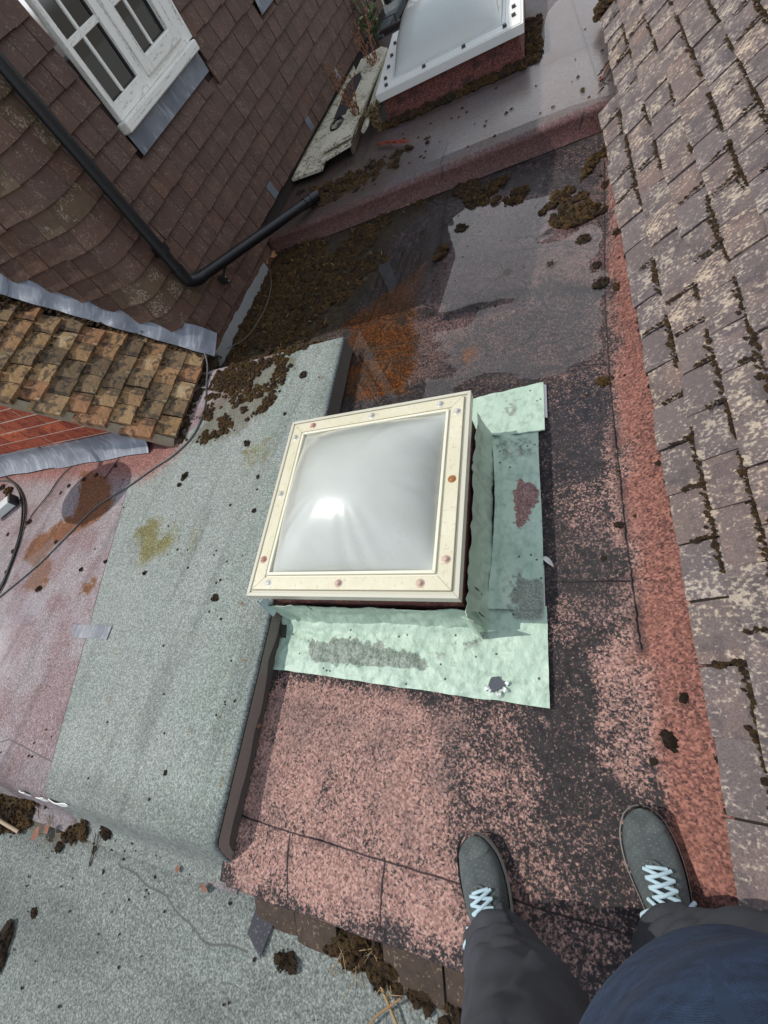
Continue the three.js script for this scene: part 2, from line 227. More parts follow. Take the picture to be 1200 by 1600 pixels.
const redMat = planMat(redTex, [RW, RH], { roughnessMap: redRough, specularIntensity: 0.3 });
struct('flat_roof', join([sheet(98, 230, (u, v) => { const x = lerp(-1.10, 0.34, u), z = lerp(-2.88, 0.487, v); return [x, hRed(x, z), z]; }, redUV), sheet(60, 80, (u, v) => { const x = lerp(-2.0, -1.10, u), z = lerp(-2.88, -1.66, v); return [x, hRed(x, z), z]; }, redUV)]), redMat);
// the turned-down front edge of the felt
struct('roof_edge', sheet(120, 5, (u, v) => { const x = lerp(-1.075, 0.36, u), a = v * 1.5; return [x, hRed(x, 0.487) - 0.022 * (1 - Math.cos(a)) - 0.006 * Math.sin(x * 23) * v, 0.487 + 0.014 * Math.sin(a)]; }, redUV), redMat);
// the standing water lies in the dip of the roof
const water = phys(0xffffff, 0.015, { transmission: 1, thickness: 0, ior: 1.33 });
struct('puddle', plate(pPuddle.flatMap((p, i) => { const q = pPuddle[(i + 1) % pPuddle.length]; return [0, 1, 2, 3].map(k => { const t = k / 4, x = lerp(p[0], q[0], t), z = lerp(p[1], q[1], t); return [-0.5 + (x + 0.5) * 1.06, -1.8 + (z + 1.8) * 1.06]; }); }), 0.0005, 0).translate(0, -0.0105, 0), water);

// ---------------------------------------------------------------- the green felt roof (y = 0.09) with its pink side, and the lower roof
const yB = 0.09;
const edgeB = z => -1.066 + 0.042 * sst(-0.4, -1.3, z);
const hB = (x, z) => { let y = yB + 0.008 * (fbm(x * 2 + 9, z * 2, 13, 3) - 0.5); const f = z - 0.365 - 0.012 * fbm(x * 7, 0, 3, 2); if (f > 0) y -= 0.175 * sst(0, 0.125, f); return y; };
const BX0 = -4.2, BZ0 = -1.76, BW = 3.2, BH = 2.30;
const mb = () => new Mask(BX0, BZ0, BX0 + BW, BZ0 + BH, 0.01);
const mGreen = mb().fill([...zGreenB, [-2.02, -0.7]].slice(0, -1).concat([]), 1).blur(0.008, 1), mOlive = mb().fill(zM1, 1).fill(zM2, 1).fill(zM3, 0.6).fill(zMossB, 0.5).blur(0.03, 2), mMud = mb().fill(zMud, 1).blur(0.04, 2), mRustRefl = mb().fill(zBrickRefl, 1).fill(zRust2, 1).blur(0.024, 2), mRed = mb().fill([[-2.2, -1.2], [-2.0, -1.25], [-1.86, -1.18], [-2.05, -1.0], [-2.4, -1.06], [-3.3, -1.13], [-4.2, -1.16], [-4.2, -1.3], [-2.2, -1.3]], 1).blur(0.04, 2);
function speckle(x, z, dark, mid, lite, s = 1) { const a = vn(x / 0.0036 * s, z / 0.0036 * s, 41), b = vn(x / 0.0019 * s, z / 0.0019 * s, 42), w = hash(Math.floor(x / 0.00157), Math.floor(z / 0.00157), 43), q = clamp((a * 0.46 + b * 0.30 + w * 0.24 - 0.5) * 1.55 + 0.5); return q < 0.5 ? mix3(dark, mid, q * 2) : mix3(mid, lite, q * 2 - 1); }
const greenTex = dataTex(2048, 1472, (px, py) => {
  const x = BX0 + (px + 0.5) / 2048 * BW, z = BZ0 + (py + 0.5) / 1472 * BH, n1 = fbm(x * 6, z * 6, 14, 4), n2 = fbm(x * 40, z * 40, 15, 3), j = (n2 - 0.5) * 0.03;
  let c = mix3(speckle(x, z, [98, 102, 99], [137, 142, 138], [188, 191, 186]), speckle(x, z, [88, 97, 91], [128, 138, 131], [178, 187, 179]), clamp(0.5 + 1.2 * (n1 - 0.5) + 0.5 * sst(-1.5, -1.2, x) - 0.2));
  const pink = mix3(speckle(x, z, [102, 90, 92], [144, 133, 135], [188, 181, 182]), speckle(x, z, [92, 72, 74], [132, 112, 114], [180, 163, 164]), sst(0.38, 0.66, n1));
  c = mix3(pink, c, sst(0.4, 0.6, mGreen.at(x + j * 0.3, z)));
  c = mix3(c, speckle(x, z, [70, 36, 34], [136, 84, 76], [196, 140, 128]), clamp(mRed.at(x + j, z + j) * 1.2) * 0.85);
  c = mix3(c, speckle(x, z, [60, 32, 14], [112, 66, 36], [158, 104, 66]), sst(0.2, 0.8, mRustRefl.at(x + j, z + j) + (n2 - 0.5) * 1.0) * 0.92);  // painted brown: brick reflection on the wet felt, plus one small rust spot
  c = mix3(c, speckle(x, z, [58, 50, 18], [104, 94, 44], [150, 142, 92]), sst(0.1, 0.95, mOlive.at(x + j, z + j) + (n2 - 0.5) * 0.7) * 0.8);
  c = mix3(c, mix3([52, 44, 30], [92, 78, 50], n2), sst(0.3, 0.9, mMud.at(x + j, z + j) + (n2 - 0.5) * 1.3) * 0.4);
  c = mix3(c, [206, 204, 206], 0.5 * sst(0.75, 0.1, Math.hypot((x + 2.75) / 0.55, (z + 0.02) / 0.42)) + 0.0); const st = sst(0.55, 0.8, fbm(x * 16 + z * 2, z * 1.6, 45, 3)); c = c.map(q => q * (1 - 0.10 * st - 0.16 * sst(-1.16, -1.05, x) * n1 - 0.12 * sst(0.24, 0.36, z)));  // pale oval on the pink felt: silvery sheen put into the colour
  const d = segDist(x + j * 0.05, z, [[-1.935, 0.282, -2.08, -0.42], [-2.08, -0.42, -2.207, -1.04], [-1.935, 0.282, -2.25, 0.245], [-2.6, 0.36, -2.25, 0.245]]); c = mix3(c, [86, 80, 78], 0.8 * sst(0.004, 0.001, d));
  return c;
});
const mPud2 = mb().fill(pPud2, 1).blur(0.012, 1);
const greenUV = q => [(q[0] - BX0) / BW, (q[2] - BZ0) / BH];
const greenMat = planMat(greenTex, [BW, BH], { roughness: 0.86 });
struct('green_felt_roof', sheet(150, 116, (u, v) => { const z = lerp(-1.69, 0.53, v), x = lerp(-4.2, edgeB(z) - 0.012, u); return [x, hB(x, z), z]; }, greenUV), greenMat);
// the raised lip along its right side, rolled over and lapped down onto the red felt
const lipMat = planMat(greenTex, [BW, BH], { roughness: 0.7, color: S(225, 228, 235) });
struct('felt_lip', sheet(6, 110, (u, v) => { const z = lerp(-1.69, 0.45, v), a = u * 1.9 - 0.2, e = edgeB(z), base = hB(e - 0.02, z), end = sst(0.36, 0.45, z); return [e - 0.013 + 0.014 * Math.sin(a), base + 0.012 * (Math.cos(a) - 0.98) + 0.004 * (1 - end) * Math.sin(a * 0.8 + 0.5), z]; }, greenUV), lipMat);
const faceMat = std(S(80, 74, 71), 0.85, { bumpMap: bumpOf(0.4), bumpScale: 0.002 });
struct('felt_upstand', sheet(3, 110, (u, v) => { const z = lerp(-1.69, 0.45, v), e = edgeB(z), base = hB(e - 0.02, z); return [e - 0.001 + 0.006 * u, lerp(base - 0.006, Math.min(0, base - 0.02), u), z]; }), faceMat);
struct('felt_lap', sheet(2, 110, (u, v) => { const z = lerp(-1.2, 0.44, v), e = edgeB(z), w = 0.022 + 0.030 * fbm(z * 6, 3, 7, 3); return [e + 0.0030 + w * 0.07 * u, hB(e - 0.02, z) - 0.012 - w * u * 1.2, z]; }), std(S(132, 122, 117), 0.85, { bumpMap: bumpOf(0.4), bumpScale: 0.002 }));
struct('felt_end', sheet(60, 2, (u, v) => { const x = lerp(-1.95, -1.03, u); return [x, lerp(0.09, -0.01, v), -1.69 - 0.012 * v]; }), faceMat);

const yC = -0.09;
const CX0 = -4.2, CZ0 = 0.40, CW = 5.0, CH = 2.5;
const mMudC = new Mask(CX0, CZ0, CX0 + CW, CZ0 + CH, 0.02).fill([[-2.6, 0.4], [-1.7, 0.4], [-1.6, 0.5], [-1.9, 0.56], [-2.6, 0.6]], 1).fill([[-0.7, 0.45], [-0.2, 0.45], [-0.2, 0.66], [-0.45, 0.62], [-0.6, 0.54]], 0.8).blur(0.04, 2);
const lowTex = dataTex(2048, 1024, (px, py) => {
  const x = CX0 + (px + 0.5) / 2048 * CW, z = CZ0 + (py + 0.5) / 1024 * CH, n1 = fbm(x * 4, z * 4, 17, 4), n2 = fbm(x * 40, z * 40, 18, 3);
  let c = mix3(speckle(x, z, [66, 71, 68], [110, 115, 111], [166, 170, 165], 0.95), speckle(x, z, [72, 79, 75], [116, 124, 119], [162, 169, 163], 0.95), n1);
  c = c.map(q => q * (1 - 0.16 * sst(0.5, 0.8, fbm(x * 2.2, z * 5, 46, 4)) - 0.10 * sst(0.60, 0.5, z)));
  c = mix3(c, [82, 72, 58], sst(0.4, 0.8, mMudC.at(x, z) + (n2 - 0.5) * 0.9) * 0.8);
  const d = segDist(x, z + 0.004 * Math.sin(x * 40), [[-1.62, 0.56, -1.36, 0.60], [-1.36, 0.60, -1.17, 0.665], [-1.17, 0.665, -1.0, 0.645]]); c = mix3(c, [78, 80, 76], 0.8 * sst(0.005, 0.001, d));
  return c;
});
const lowMat = planMat(lowTex, [CW, CH], { roughness: 0.86, bumpScale: 0.0024 });
struct('lower_roof', sheet(100, 50, (u, v) => { const x = lerp(-4.2, 0.8, u), z = lerp(0.40, 2.9, v); return [x, yC + 0.01 * (fbm(x * 2, z * 2, 19, 2) - 0.5), z]; }, q => [(q[0] - CX0) / CW, (q[2] - CZ0) / CH]), lowMat);

// ---------------------------------------------------------------- the upper roof, one step up behind
const yE = 0.11, EX0 = -2.0, EZ0 = -6.4, EW = 2.45, EH = 3.7;
const stepZ = x => -2.835 - 0.02 * (x + 0.6);
const mWetE = new Mask(EX0, EZ0, EX0 + EW, EZ0 + EH, 0.015).fill([[-0.55, -3.15], [0.3, -2.85], [0.3, -3.35], [0.1, -3.5], [-0.2, -3.3]], 1).blur(0.08, 2), mDirtE = new Mask(EX0, EZ0, EX0 + EW, EZ0 + EH, 0.015).fill([[-2, -2.8], [-1.0, -2.9], [-0.8, -3.1], [-1.2, -3.6], [-1.1, -5], [-2, -6]], 1).fill([[-1.12, -3.58], [-0.1, -3.5], [-0.05, -3.64], [-0.1, -4.4], [-1.05, -4.4]], 1).blur(0.06, 2);
const upTex = dataTex(800, 1208, (px, py) => {
  const x = EX0 + (px + 0.5) / 800 * EW, z = EZ0 + (py + 0.5) / 1208 * EH, n1 = fbm(x * 7, z * 7, 23, 4), n2 = fbm(x * 40, z * 40, 24, 3);
  let c = mix3(speckle(x, z, [58, 45, 42], [88, 73, 69], [128, 112, 108], 1), speckle(x, z, [60, 52, 52], [90, 81, 82], [130, 121, 122], 1), sst(0.35, 0.65, n1));
  c = mix3(c, speckle(x, z, [60, 34, 32], [102, 66, 62], [150, 108, 102], 1), sst(-2.87, -2.84, z - (x + 0.6) * -0.02) * 0.9);
  c = mix3(c, mix3([52, 42, 36], [80, 66, 56], n2), clamp(mDirtE.at(x, z) * 0.9 + (n2 - 0.5)) * 0.7);
  const d = segDist(x, z + (n1 - 0.5) * 0.01, [[-0.588, -3.097, -0.616, -2.88], [-1.075, -3.56, -0.118, -3.52], [0.12, -4.4, 0.2, -3.1], [-0.118, -3.52, 0.3, -3.5], [-0.6, -2.86, -0.62, -2.8], [0.12, -2.86, 0.1, -2.8]]); c = mix3(c, [44, 38, 38], 0.8 * sst(0.008, 0.002, d));
  return c;
});
const upRough = dataTex(164, 248, (px, py) => { const x = EX0 + px / 164 * EW, z = EZ0 + py / 248 * EH, v = 255 * lerp(0.50, 0.16, clamp(mWetE.at(x, z) * 1.2 - 0.3 * fbm(x * 9, z * 9, 63, 3))); return [v, v, v]; }, false);
const upMat = planMat(upTex, [EW, EH], { roughnessMap: upRough, bumpScale: 0.0010 });
struct('upper_roof', sheet(110, 120, (u, v) => {
  const x = lerp(-2.0, 0.42, u), s = stepZ(x), w = 0.012 * (fbm(x * 6, 2, 8, 2) - 0.5); let y, z;
  if (v > 0.9) { const t = (1 - v) / 0.1; y = lerp(0.0, 0.085, t); z = s + 0.016 * (1 - t) * (1 - t) + w; } else if (v > 0.84) { const a = (0.9 - v) / 0.06 * Math.PI / 2; y = 0.085 + 0.028 * Math.sin(a); z = s + w - 0.03 * (1 - Math.cos(a)); } else { const t = v / 0.84; z = lerp(-5.35, s + w - 0.03, Math.pow(t, 0.6)); y = lerp(yE, 0.113, sst(0.9, 1, t)) + 0.008 * (fbm(x * 2, z * 2, 29, 3) - 0.5) * sst(1, 0.9, t); }
  return [x, y, z];
}, q => [(q[0] - EX0) / EW, (Math.min(q[2], stepZ(q[0]) - 0.02) - EZ0 + Math.max(0, 0.112 - q[1]) * (q[2] > stepZ(q[0]) - 0.035 ? 1 : 0)) / EH]), upMat);
struct('ground', sheet(1, 1, (u, v) => [lerp(-60, 60, u), -3.2, lerp(-60, 60, v)]), std(S(110, 108, 100), 0.95));

// thin films of water: on the pink felt by the gable, and on the right of the upper roof
function film(poly, yf, mat, dy) { const g = new THREE.ShapeGeometry(new THREE.Shape(new THREE.CatmullRomCurve3(poly.map(([x, z]) => V(x, 0, z)), true).getPoints(90).map(p => new THREE.Vector2(p.x, -p.z)))).rotateX(-Math.PI / 2), p = g.attributes.position; for (let i = 0; i < p.count; i++) p.setY(i, yf(p.getX(i), p.getZ(i)) + dy); g.computeVertexNormals(); return struct('puddle', g, mat); }
film(pPud2, () => yB, water, 0.0038);
film([[-1.3, -2.93], [-0.6, -2.95], [0.0, -2.94], [0.33, -2.92], [0.36, -3.2], [0.34, -3.8], [0.2, -4.4], [0.0, -4.2], [-0.1, -3.6], [-0.6, -3.56], [-1.2, -3.5], [-1.4, -3.2]], () => yE, phys(0xffffff, 0.22, { transmission: 1, thickness: 0, ior: 1.36 }), 0.0045);

// ---------------------------------------------------------------- the tile-hung house on the left
const YAW = 9.2 * Math.PI / 180, P0 = V(-1.98, 0, -1.85);
const D1 = V(Math.sin(YAW), 0, -Math.cos(YAW)), N1 = V(Math.cos(YAW), 0, Math.sin(YAW));
const D2 = V(-Math.cos(0.021), 0, -Math.sin(0.021)), N2 = V(-Math.sin(0.021), 0, Math.cos(0.021));
const THETA = Math.acos(N1.dot(N2));
// along both walls round the swept corner: s < 0 on the front wall, s > 0 on the side wall
function wallPoint(s, v, off) {
  const R = lerp(0.02, 0.10, clamp((v - 0.15) / 0.9)), T = R * Math.tan(THETA / 2); let p, n;
  if (s <= -T) { p = P0.clone().addScaledVector(D2, -s); n = N2; } else if (s >= T) { p = P0.clone().addScaledVector(D1, s); n = N1; } else {
    const c = P0.clone().addScaledVector(D1, T).addScaledVector(N1, -R), a = (s + T) / (2 * T) * THETA;
    n = N2.clone().multiplyScalar(Math.sin(THETA - a)).addScaledVector(N1, Math.sin(a)).divideScalar(Math.sin(THETA)).normalize(); p = c.addScaledVector(n, R);
  }
  return p.clone().addScaledVector(n, off).setY(v);
}
const wp = (s, v, off) => wallPoint(s, v, off).toArray();
const tileTex = dataTex(1024, 1024, (x, y) => {
  const n = fbm(x / 150, y / 150, 81, 4), m = fbm(x / 22, y / 22, 82, 3), f = hash(x, y, 83), st = fbm(x / 9, y / 170, 84, 3);
  let c = mix3([126, 100, 88], [156, 126, 110], n); c = mix3(c, [108, 94, 84], sst(0.5, 0.8, m) * 0.45); c = mix3(c, [150, 138, 118], sst(0.62, 0.85, st) * 0.22);
  const sp = sst(0.76, 0.80, vn(x / 4.2, y / 5.5, 85) * 0.75 + vn(x / 30, y / 30, 86) * 0.32); c = mix3(c, [214, 208, 194], sp * 0.55);
  return mix3(c, f > 0.5 ? [255, 240, 230] : [20, 16, 14], 0.035);
}, true, true);
const lichenTile = dataTex(1024, 1024, (x, y) => {
  const n = fbm(x / 150, y / 150, 181, 4), m = fbm(x / 30, y / 30, 182, 4);
  let c = mix3([122, 100, 84], [150, 128, 106], n); c = mix3(c, [104, 96, 70], sst(0.45, 0.75, m) * 0.5);
  const sp = sst(0.70, 0.76, vn(x / 4.2, y / 5, 185) * 0.58 + vn(x / 50, y / 50, 186) * 0.48); return mix3(c, [214, 206, 190], sp * 0.75);
}, true, true);
const wallTints = [[1, 1, 1], [0.88, 0.86, 0.86], [1.1, 1.05, 1.0], [0.95, 0.99, 1.0], [1.06, 0.96, 0.9]];
const wallMats = wallTints.map(t => std(new THREE.Color(t[0] * 0.41, t[1] * 0.345, t[2] * 0.31), 0.62, { map: tileTex, bumpMap: bumpOf(0.5, roughBump), bumpScale: 0.004 }));
const wallLichen = std(new THREE.Color(0.50, 0.46, 0.42), 0.8, { map: lichenTile, bumpMap: bumpOf(0.5, roughBump), bumpScale: 0.004 });
function wallTile(s0, s1, v0, v1) {
  const bend = s0 < 0.25 && s1 > -0.25, n = bend ? 6 : 1, o0 = 0.026 + rr(0, 0.008), o1 = 0.009, th = 0.011, k = rr(-0.002, 0.002), u0 = rnd() * 5, w0 = rnd() * 5;
  const front = sheet(n, 1, (a, b) => wp(lerp(s0, s1, a), lerp(v0 + k * (a - 0.5), v1, 1 - b), lerp(o0, o1, 1 - b)), (q, a, b) => [u0 + (s1 - s0) * a, w0 + (v1 - v0) * (1 - b)]);
  const bottom = sheet(n, 1, (a, b) => wp(lerp(s0, s1, a), v0 + k * (a - 0.5), o0 - th * b), (q, a, b) => [u0 + a * 0.1, w0 + b * 0.01]);
  const sides = [0, 1].map(e => sheet(1, 1, (a, b) => wp(e ? s1 : s0, lerp(v0 + k * (e - 0.5), v1, 1 - b), lerp(o0, o1, 1 - b) - th * (e ? a : 1 - a)), (q, a, b) => [u0 + a * 0.01, w0 + b * 0.1]));
  return join([front, bottom, ...sides]);
}
const house = thing('tile_hung_house', 'dark brown tile-hung house wall with white windows and a black downpipe', 'house');
const coreFoot = [[P0.x - 0.24, P0.z - 0.004], [P0.x + D1.x * 0.24 - 0.004, P0.z + D1.z * 0.24], [P0.x + D1.x * 3.95, P0.z + D1.z * 3.95], [P0.x - 5, P0.z + D1.z * 3.95], [P0.x - 5, P0.z + D2.z * 5]];
mesh('wall', plate(coreFoot, 1.25 + 3.2, 0).translate(0, -3.2, 0), std(S(52, 44, 40), 0.95), house);
{
  const wins = [[0.515, 1.335, 0.865, 3], [2.025, 2.26, 0.825, 1.24]], far = [], list = [];
  const add = (s0, s1, v0, v1) => {
    for (const [a, b, c, top] of wins) if (v1 - 0.06 > c && v0 < top && s1 > a && s0 < b) { if (v0 + 0.05 > c || true) { if (s0 < a - 0.02) s1 = Math.min(s1, a); else if (s1 > b + 0.02) s0 = Math.max(s0, b); else if (v0 < c - 0.02) v1 = c; else return; } }
    if (s1 - s0 < 0.015) return;
    list.push([s0, s1, v0, v1]);
  };
  for (let k = -2; k < 20; k++) {
    const v0 = 0.2 + 0.1 * k + (k < 0 ? 0.006 : 0), w = 0.108, odd = (k & 1) * 0.054;
    for (let j = 0; j < 36; j++) { const s0 = 0.075 + odd + j * w; if (s0 > 3.86 || (k < 0 && s0 > 0.98) || (k === -2 && s0 > 0.9)) continue; add(s0 + 0.0015, Math.min(s0 + w - 0.0015, 3.9), v0 + rr(-0.003, 0.003), v0 + 0.135); }
    add(-0.075 + odd * 0.6 - ((k & 1) ? 0.03 : 0), 0.075 + odd - 0.0015, v0, v0 + 0.135);        // the bent tile on the corner
    for (let j = 0; j < 18; j++) { const w = 0.146, s1 = -0.077 + odd * 0.6 - j * w - ((k & 1) ? 0.03 : 0), vmin = 0.05 + 0.80 * (-s1 - 0.02); if (v0 < vmin - 0.03) continue; add(s1 - w + 0.003, s1, v0 + rr(-0.003, 0.003), v0 + 0.135); }
  }
  // largest in the picture first
  const size = ([s0, s1, v0]) => { const p = wallPoint((s0 + s1) / 2, v0, 0), d = p.sub(camera.position), q = d.clone().applyQuaternion(camera.quaternion.clone().invert()); const inF = q.z < 0 && Math.abs(q.x / q.z) < 0.95 && Math.abs(q.y / q.z) < 1.2; return (inF ? 1 : 0.001) / d.lengthSq() * Math.abs(s0 < 0 ? 1 : 0.6); };
  list.sort((a, b) => size(b) - size(a));
  list.forEach((t, i) => {
    const g = wallTile(...t), corner = t[0] > -0.35 && t[1] < 0.25;
    if (i < 290) mesh(numbered('wall_tile'), g, corner && rnd() < 0.5 ? wallLichen : wallMats[Math.floor(rnd() * rnd() * 5)], house); else far.push(g);
  });
  const m = mesh('far_wall_tiles', join(far), wallMats[0], house); m.userData.kind = 'stuff';
}
// lead: small grey soakers low on the wall, the strip at its foot
const leadTex = dataTex(512, 512, (x, y) => { const n = fbm(x / 60, y / 60, 91, 5), m = fbm(x / 12, y / 40, 92, 3); return mix3(mix3([112, 116, 122], [168, 172, 177], n), [214, 216, 216], sst(0.55, 0.8, m) * 0.5); }, true, true);
const lead = std(S(225, 228, 235), 0.5, { map: leadTex, metalness: 0.25, bumpMap: bumpOf(0.4, roughBump), bumpScale: 0.004 });
const wallPlate = (s0, s1, v0, v1, o0, o1, th = 0.003, nu = 10) => slab(nu, 3, (a, b) => wp(lerp(s0, s1, a), lerp(v0, v1, 1 - b), lerp(o0, o1, 1 - b)), th, (q, a, b) => [s0 + (s1 - s0) * a + v0, (v1 - v0) * b + s1]);
mesh('lead_soaker', wallPlate(1.985, 2.045, 0.215, 0.30, 0.033, 0.018), lead, house);
mesh('lead_soaker', wallPlate(1.235, 1.30, 0.205, 0.29, 0.033, 0.018), lead, house);
mesh('lead_soaker', wallPlate(2.62, 2.69, 0.215, 0.30, 0.033, 0.018), lead, house);
mesh('base_flashing', slab(40, 3, (a, b) => { const s = lerp(0.0, 0.80, a), k = fbm(s * 12, 1, 9, 3); return wp(s, lerp(-0.005, 0.055 + 0.03 * k, 1 - b), 0.03 + 0.012 * k); }, 0.004), std(S(150, 152, 152), 0.85, { bumpMap: bumpOf(0.1, roughBump), bumpScale: 0.01 }), house);
// white windows
const gloss = dataTex(512, 512, (x, y) => { const n = fbm(x / 70, y / 70, 95, 3), d = sst(0.76, 0.86, vn(x / 9, y / 4, 96) * 0.5 + vn(x / 70, y / 50, 97) * 0.55); return mix3(mix3([240, 240, 236], [250, 250, 248], n), [120, 118, 108], d * 0.75); }, true, true);
const upvc = std(S(250, 250, 246), 0.45, { map: gloss });
const glass = phys(S(14, 17, 20), 0.03, { ior: 2.3, specularIntensity: 1 });
function wallBox(s0, s1, v0, v1, o0, o1, r = 0.004) {                 // a bar on the side wall
  const g = new RoundedBoxGeometry(s1 - s0, v1 - v0, o1 - o0, 2, Math.min(r, (o1 - o0) / 2.1, (v1 - v0) / 2.1, (s1 - s0) / 2.1)), m = new THREE.Matrix4().makeBasis(D1.clone(), V(0, 1, 0), N1.clone().multiplyScalar(-1));
  g.scale(1, 1, 1); const c = P0.clone().addScaledVector(D1, (s0 + s1) / 2).addScaledVector(N1, (o0 + o1) / 2); c.y = (v0 + v1) / 2;
  m.makeBasis(D1, V(0, 1, 0), D1.clone().cross(V(0, 1, 0))); g.applyMatrix4(m); return g.translate(c.x, c.y, c.z);
}
function window_(s, v, h) {
  const w = mesh(numbered('window'), join([wallBox(s, s + 0.03, v, v + h, 0.0, 0.035), wallBox(s + 0.262, s + 0.318, v, v + h, 0.0, 0.035), wallBox(s + 0.03, s + 0.262, v, v + 0.062, 0.0, 0.035), wallBox(s + 0.03, s + 0.262, v + h - 0.05, v + h, 0.0, 0.035), wallBox(s + 0.318, s + 0.68, v, v + 0.03, 0, 0.03), wallBox(s + 0.68, s + 0.782, v, v + h, 0.0, 0.03)]), upvc, house);
  mesh('sash', join([wallBox(s + 0.32, s + 0.375, v + 0.03, v + h, 0.0, 0.048, 0.008), wallBox(s + 0.622, s + 0.676, v + 0.03, v + h, 0.0, 0.048, 0.008), wallBox(s + 0.375, s + 0.622, v + 0.03, v + 0.092, 0.0, 0.048, 0.008)]), upvc, w);
  for (const [a, b, c] of [[s + 0.03, s + 0.262, v + 0.062], [s + 0.375, s + 0.622, v + 0.092]]) {
    const mid = (a + b) / 2 - 0.012, bar = v + 0.272;
    mesh('pane', wallBox(a, b, c, v + h - 0.05, 0.002, 0.014, 0.001), glass, w);
    mesh('glazing_bar', wallBox(mid - 0.008, mid + 0.008, c, v + h - 0.05, 0.01, 0.024, 0.003), upvc, w); mesh('glazing_bar', wallBox(a, mid - 0.008, bar - 0.013, bar + 0.013, 0.01, 0.023, 0.003), upvc, w); mesh('glazing_bar', wallBox(mid + 0.008, b, bar - 0.013, bar + 0.013, 0.01, 0.023, 0.003), upvc, w);
    mesh('glazing_seal', join([wallBox(b - 0.012, b, c, v + h - 0.05, 0.012, 0.02, 0.001), wallBox(a, b - 0.012, c, c + 0.006, 0.012, 0.02, 0.001)]), std(S(30, 30, 30), 0.6), w);
  }
  mesh('sill', wallBox(s - 0.022, s + 0.742, v - 0.045, v, 0.0, 0.068, 0.008), upvc, w);
  mesh('lead_apron', wallPlate(s - 0.022, s + 0.75, v - 0.135, v - 0.045, 0.036, 0.03, 0.003, 30), lead, w);
}
window_(0.548, 1.005, 0.95);
mesh('lead_apron', wallPlate(2.03, 2.255, 0.832, 1.25, 0.036, 0.03, 0.003, 30), lead, house);
// roof of the house: unseen, eaves bent down at one end to shape reflections
{
  const e0 = P0.clone().addScaledVector(D1, -0.2).addScaledVector(N1, 0.16), e1 = P0.clone().addScaledVector(D1, 4.1).addScaledVector(N1, 0.16), up = N1.clone().multiplyScalar(-1);
  const eY = a => 2.06 - 0.80 * sst(0.22, 1.05, a);  // drops towards the far end to set the puddle reflection and shadow edge
  mesh('eaves_board', sheet(12, 1, (a, b) => e0.clone().lerp(e1, a).setY(eY(a) + 0.14 * b).toArray()), std(S(60, 52, 48), 0.8), house);
  mesh('soffit', sheet(12, 1, (a, b) => e0.clone().lerp(e1, a).addScaledVector(up, 0.2 * b).setY(eY(a)).toArray()), std(S(200, 200, 196), 0.7), house);
  mesh('roof', slab(12, 1, (a, b) => e0.clone().lerp(e1, a).addScaledVector(up, -0.03 + 2.4 * b).setY(eY(a) + 0.12 + 1.9 * b).toArray(), 0.05), wallMats[0], house);
}

// ---------------------------------------------------------------- the big mossy tiled roof on the right
const PITCH = 38 * Math.PI / 180, CP = Math.cos(PITCH), SP = Math.sin(PITCH), GA = 0.094;
const concTex = dataTex(1024, 1024, (x, y) => {
  const X = x / 1024, Y = y / 1024, n = fbm(X * 6, Y * 6, 101, 4), m = fbm(X * 30, Y * 30, 102, 3), g = vn(x / 2, y / 2, 103);
  let c = mix3([98, 88, 87], [130, 118, 114], n); c = mix3(c, [142, 118, 108], sst(0.55, 0.8, fbm(X * 9 + 4, Y * 9, 104, 3)) * 0.4); c = mix3(c, [80, 74, 78], sst(0.55, 0.75, m) * 0.4);
  const l = sst(0.52, 0.70, fbm(X * 130, Y * 170, 105, 4) * 0.62 + fbm(X * 16, Y * 16, 106, 3) * 0.42); c = mix3(c, [196, 182, 162], l * 0.85);
  return c.map(q => q * (0.86 + 0.28 * g));
}, true, true);
const concMats = [[0.78, 0.76, 0.76], [0.68, 0.67, 0.69], [0.80, 0.75, 0.73], [0.74, 0.74, 0.78]].map(t => std(new THREE.Color(...t.map(q => q * 1.25)), 0.92, { map: concTex, bumpMap: bumpOf(0.16), bumpScale: 0.0022 }));
const rightRoof = thing('tiled_roof', 'grey pitched tile roof with white lichen and brown moss along the right', 'tiled roof');
const roofAt = (k, z, up) => { const s = k * GA; return [eaveX(z) + s * CP - up * SP, 0.098 + s * SP + up * CP, z]; };
function roofTileGeo(w, len, th) {                                     // eaves edge at the origin, running up +x, slightly bowed
  const u0 = rnd() * 4, v0 = rnd() * 4, b = rr(0.002, 0.005), j = [rr(-0.003, 0.003), rr(-0.003, 0.003)];
  return slab(3, 3, (a, c) => [len * a + (a < 0.01 ? j[c > 0.5 ? 1 : 0] : 0), -b * a * a * 0.5 + (a < 0.01 ? -0.003 : 0) + b * (1 - Math.pow(2 * c - 1, 2)), w * (c - 0.5)], th, (q, a, c) => [u0 + q[0], v0 + q[2]]);
}
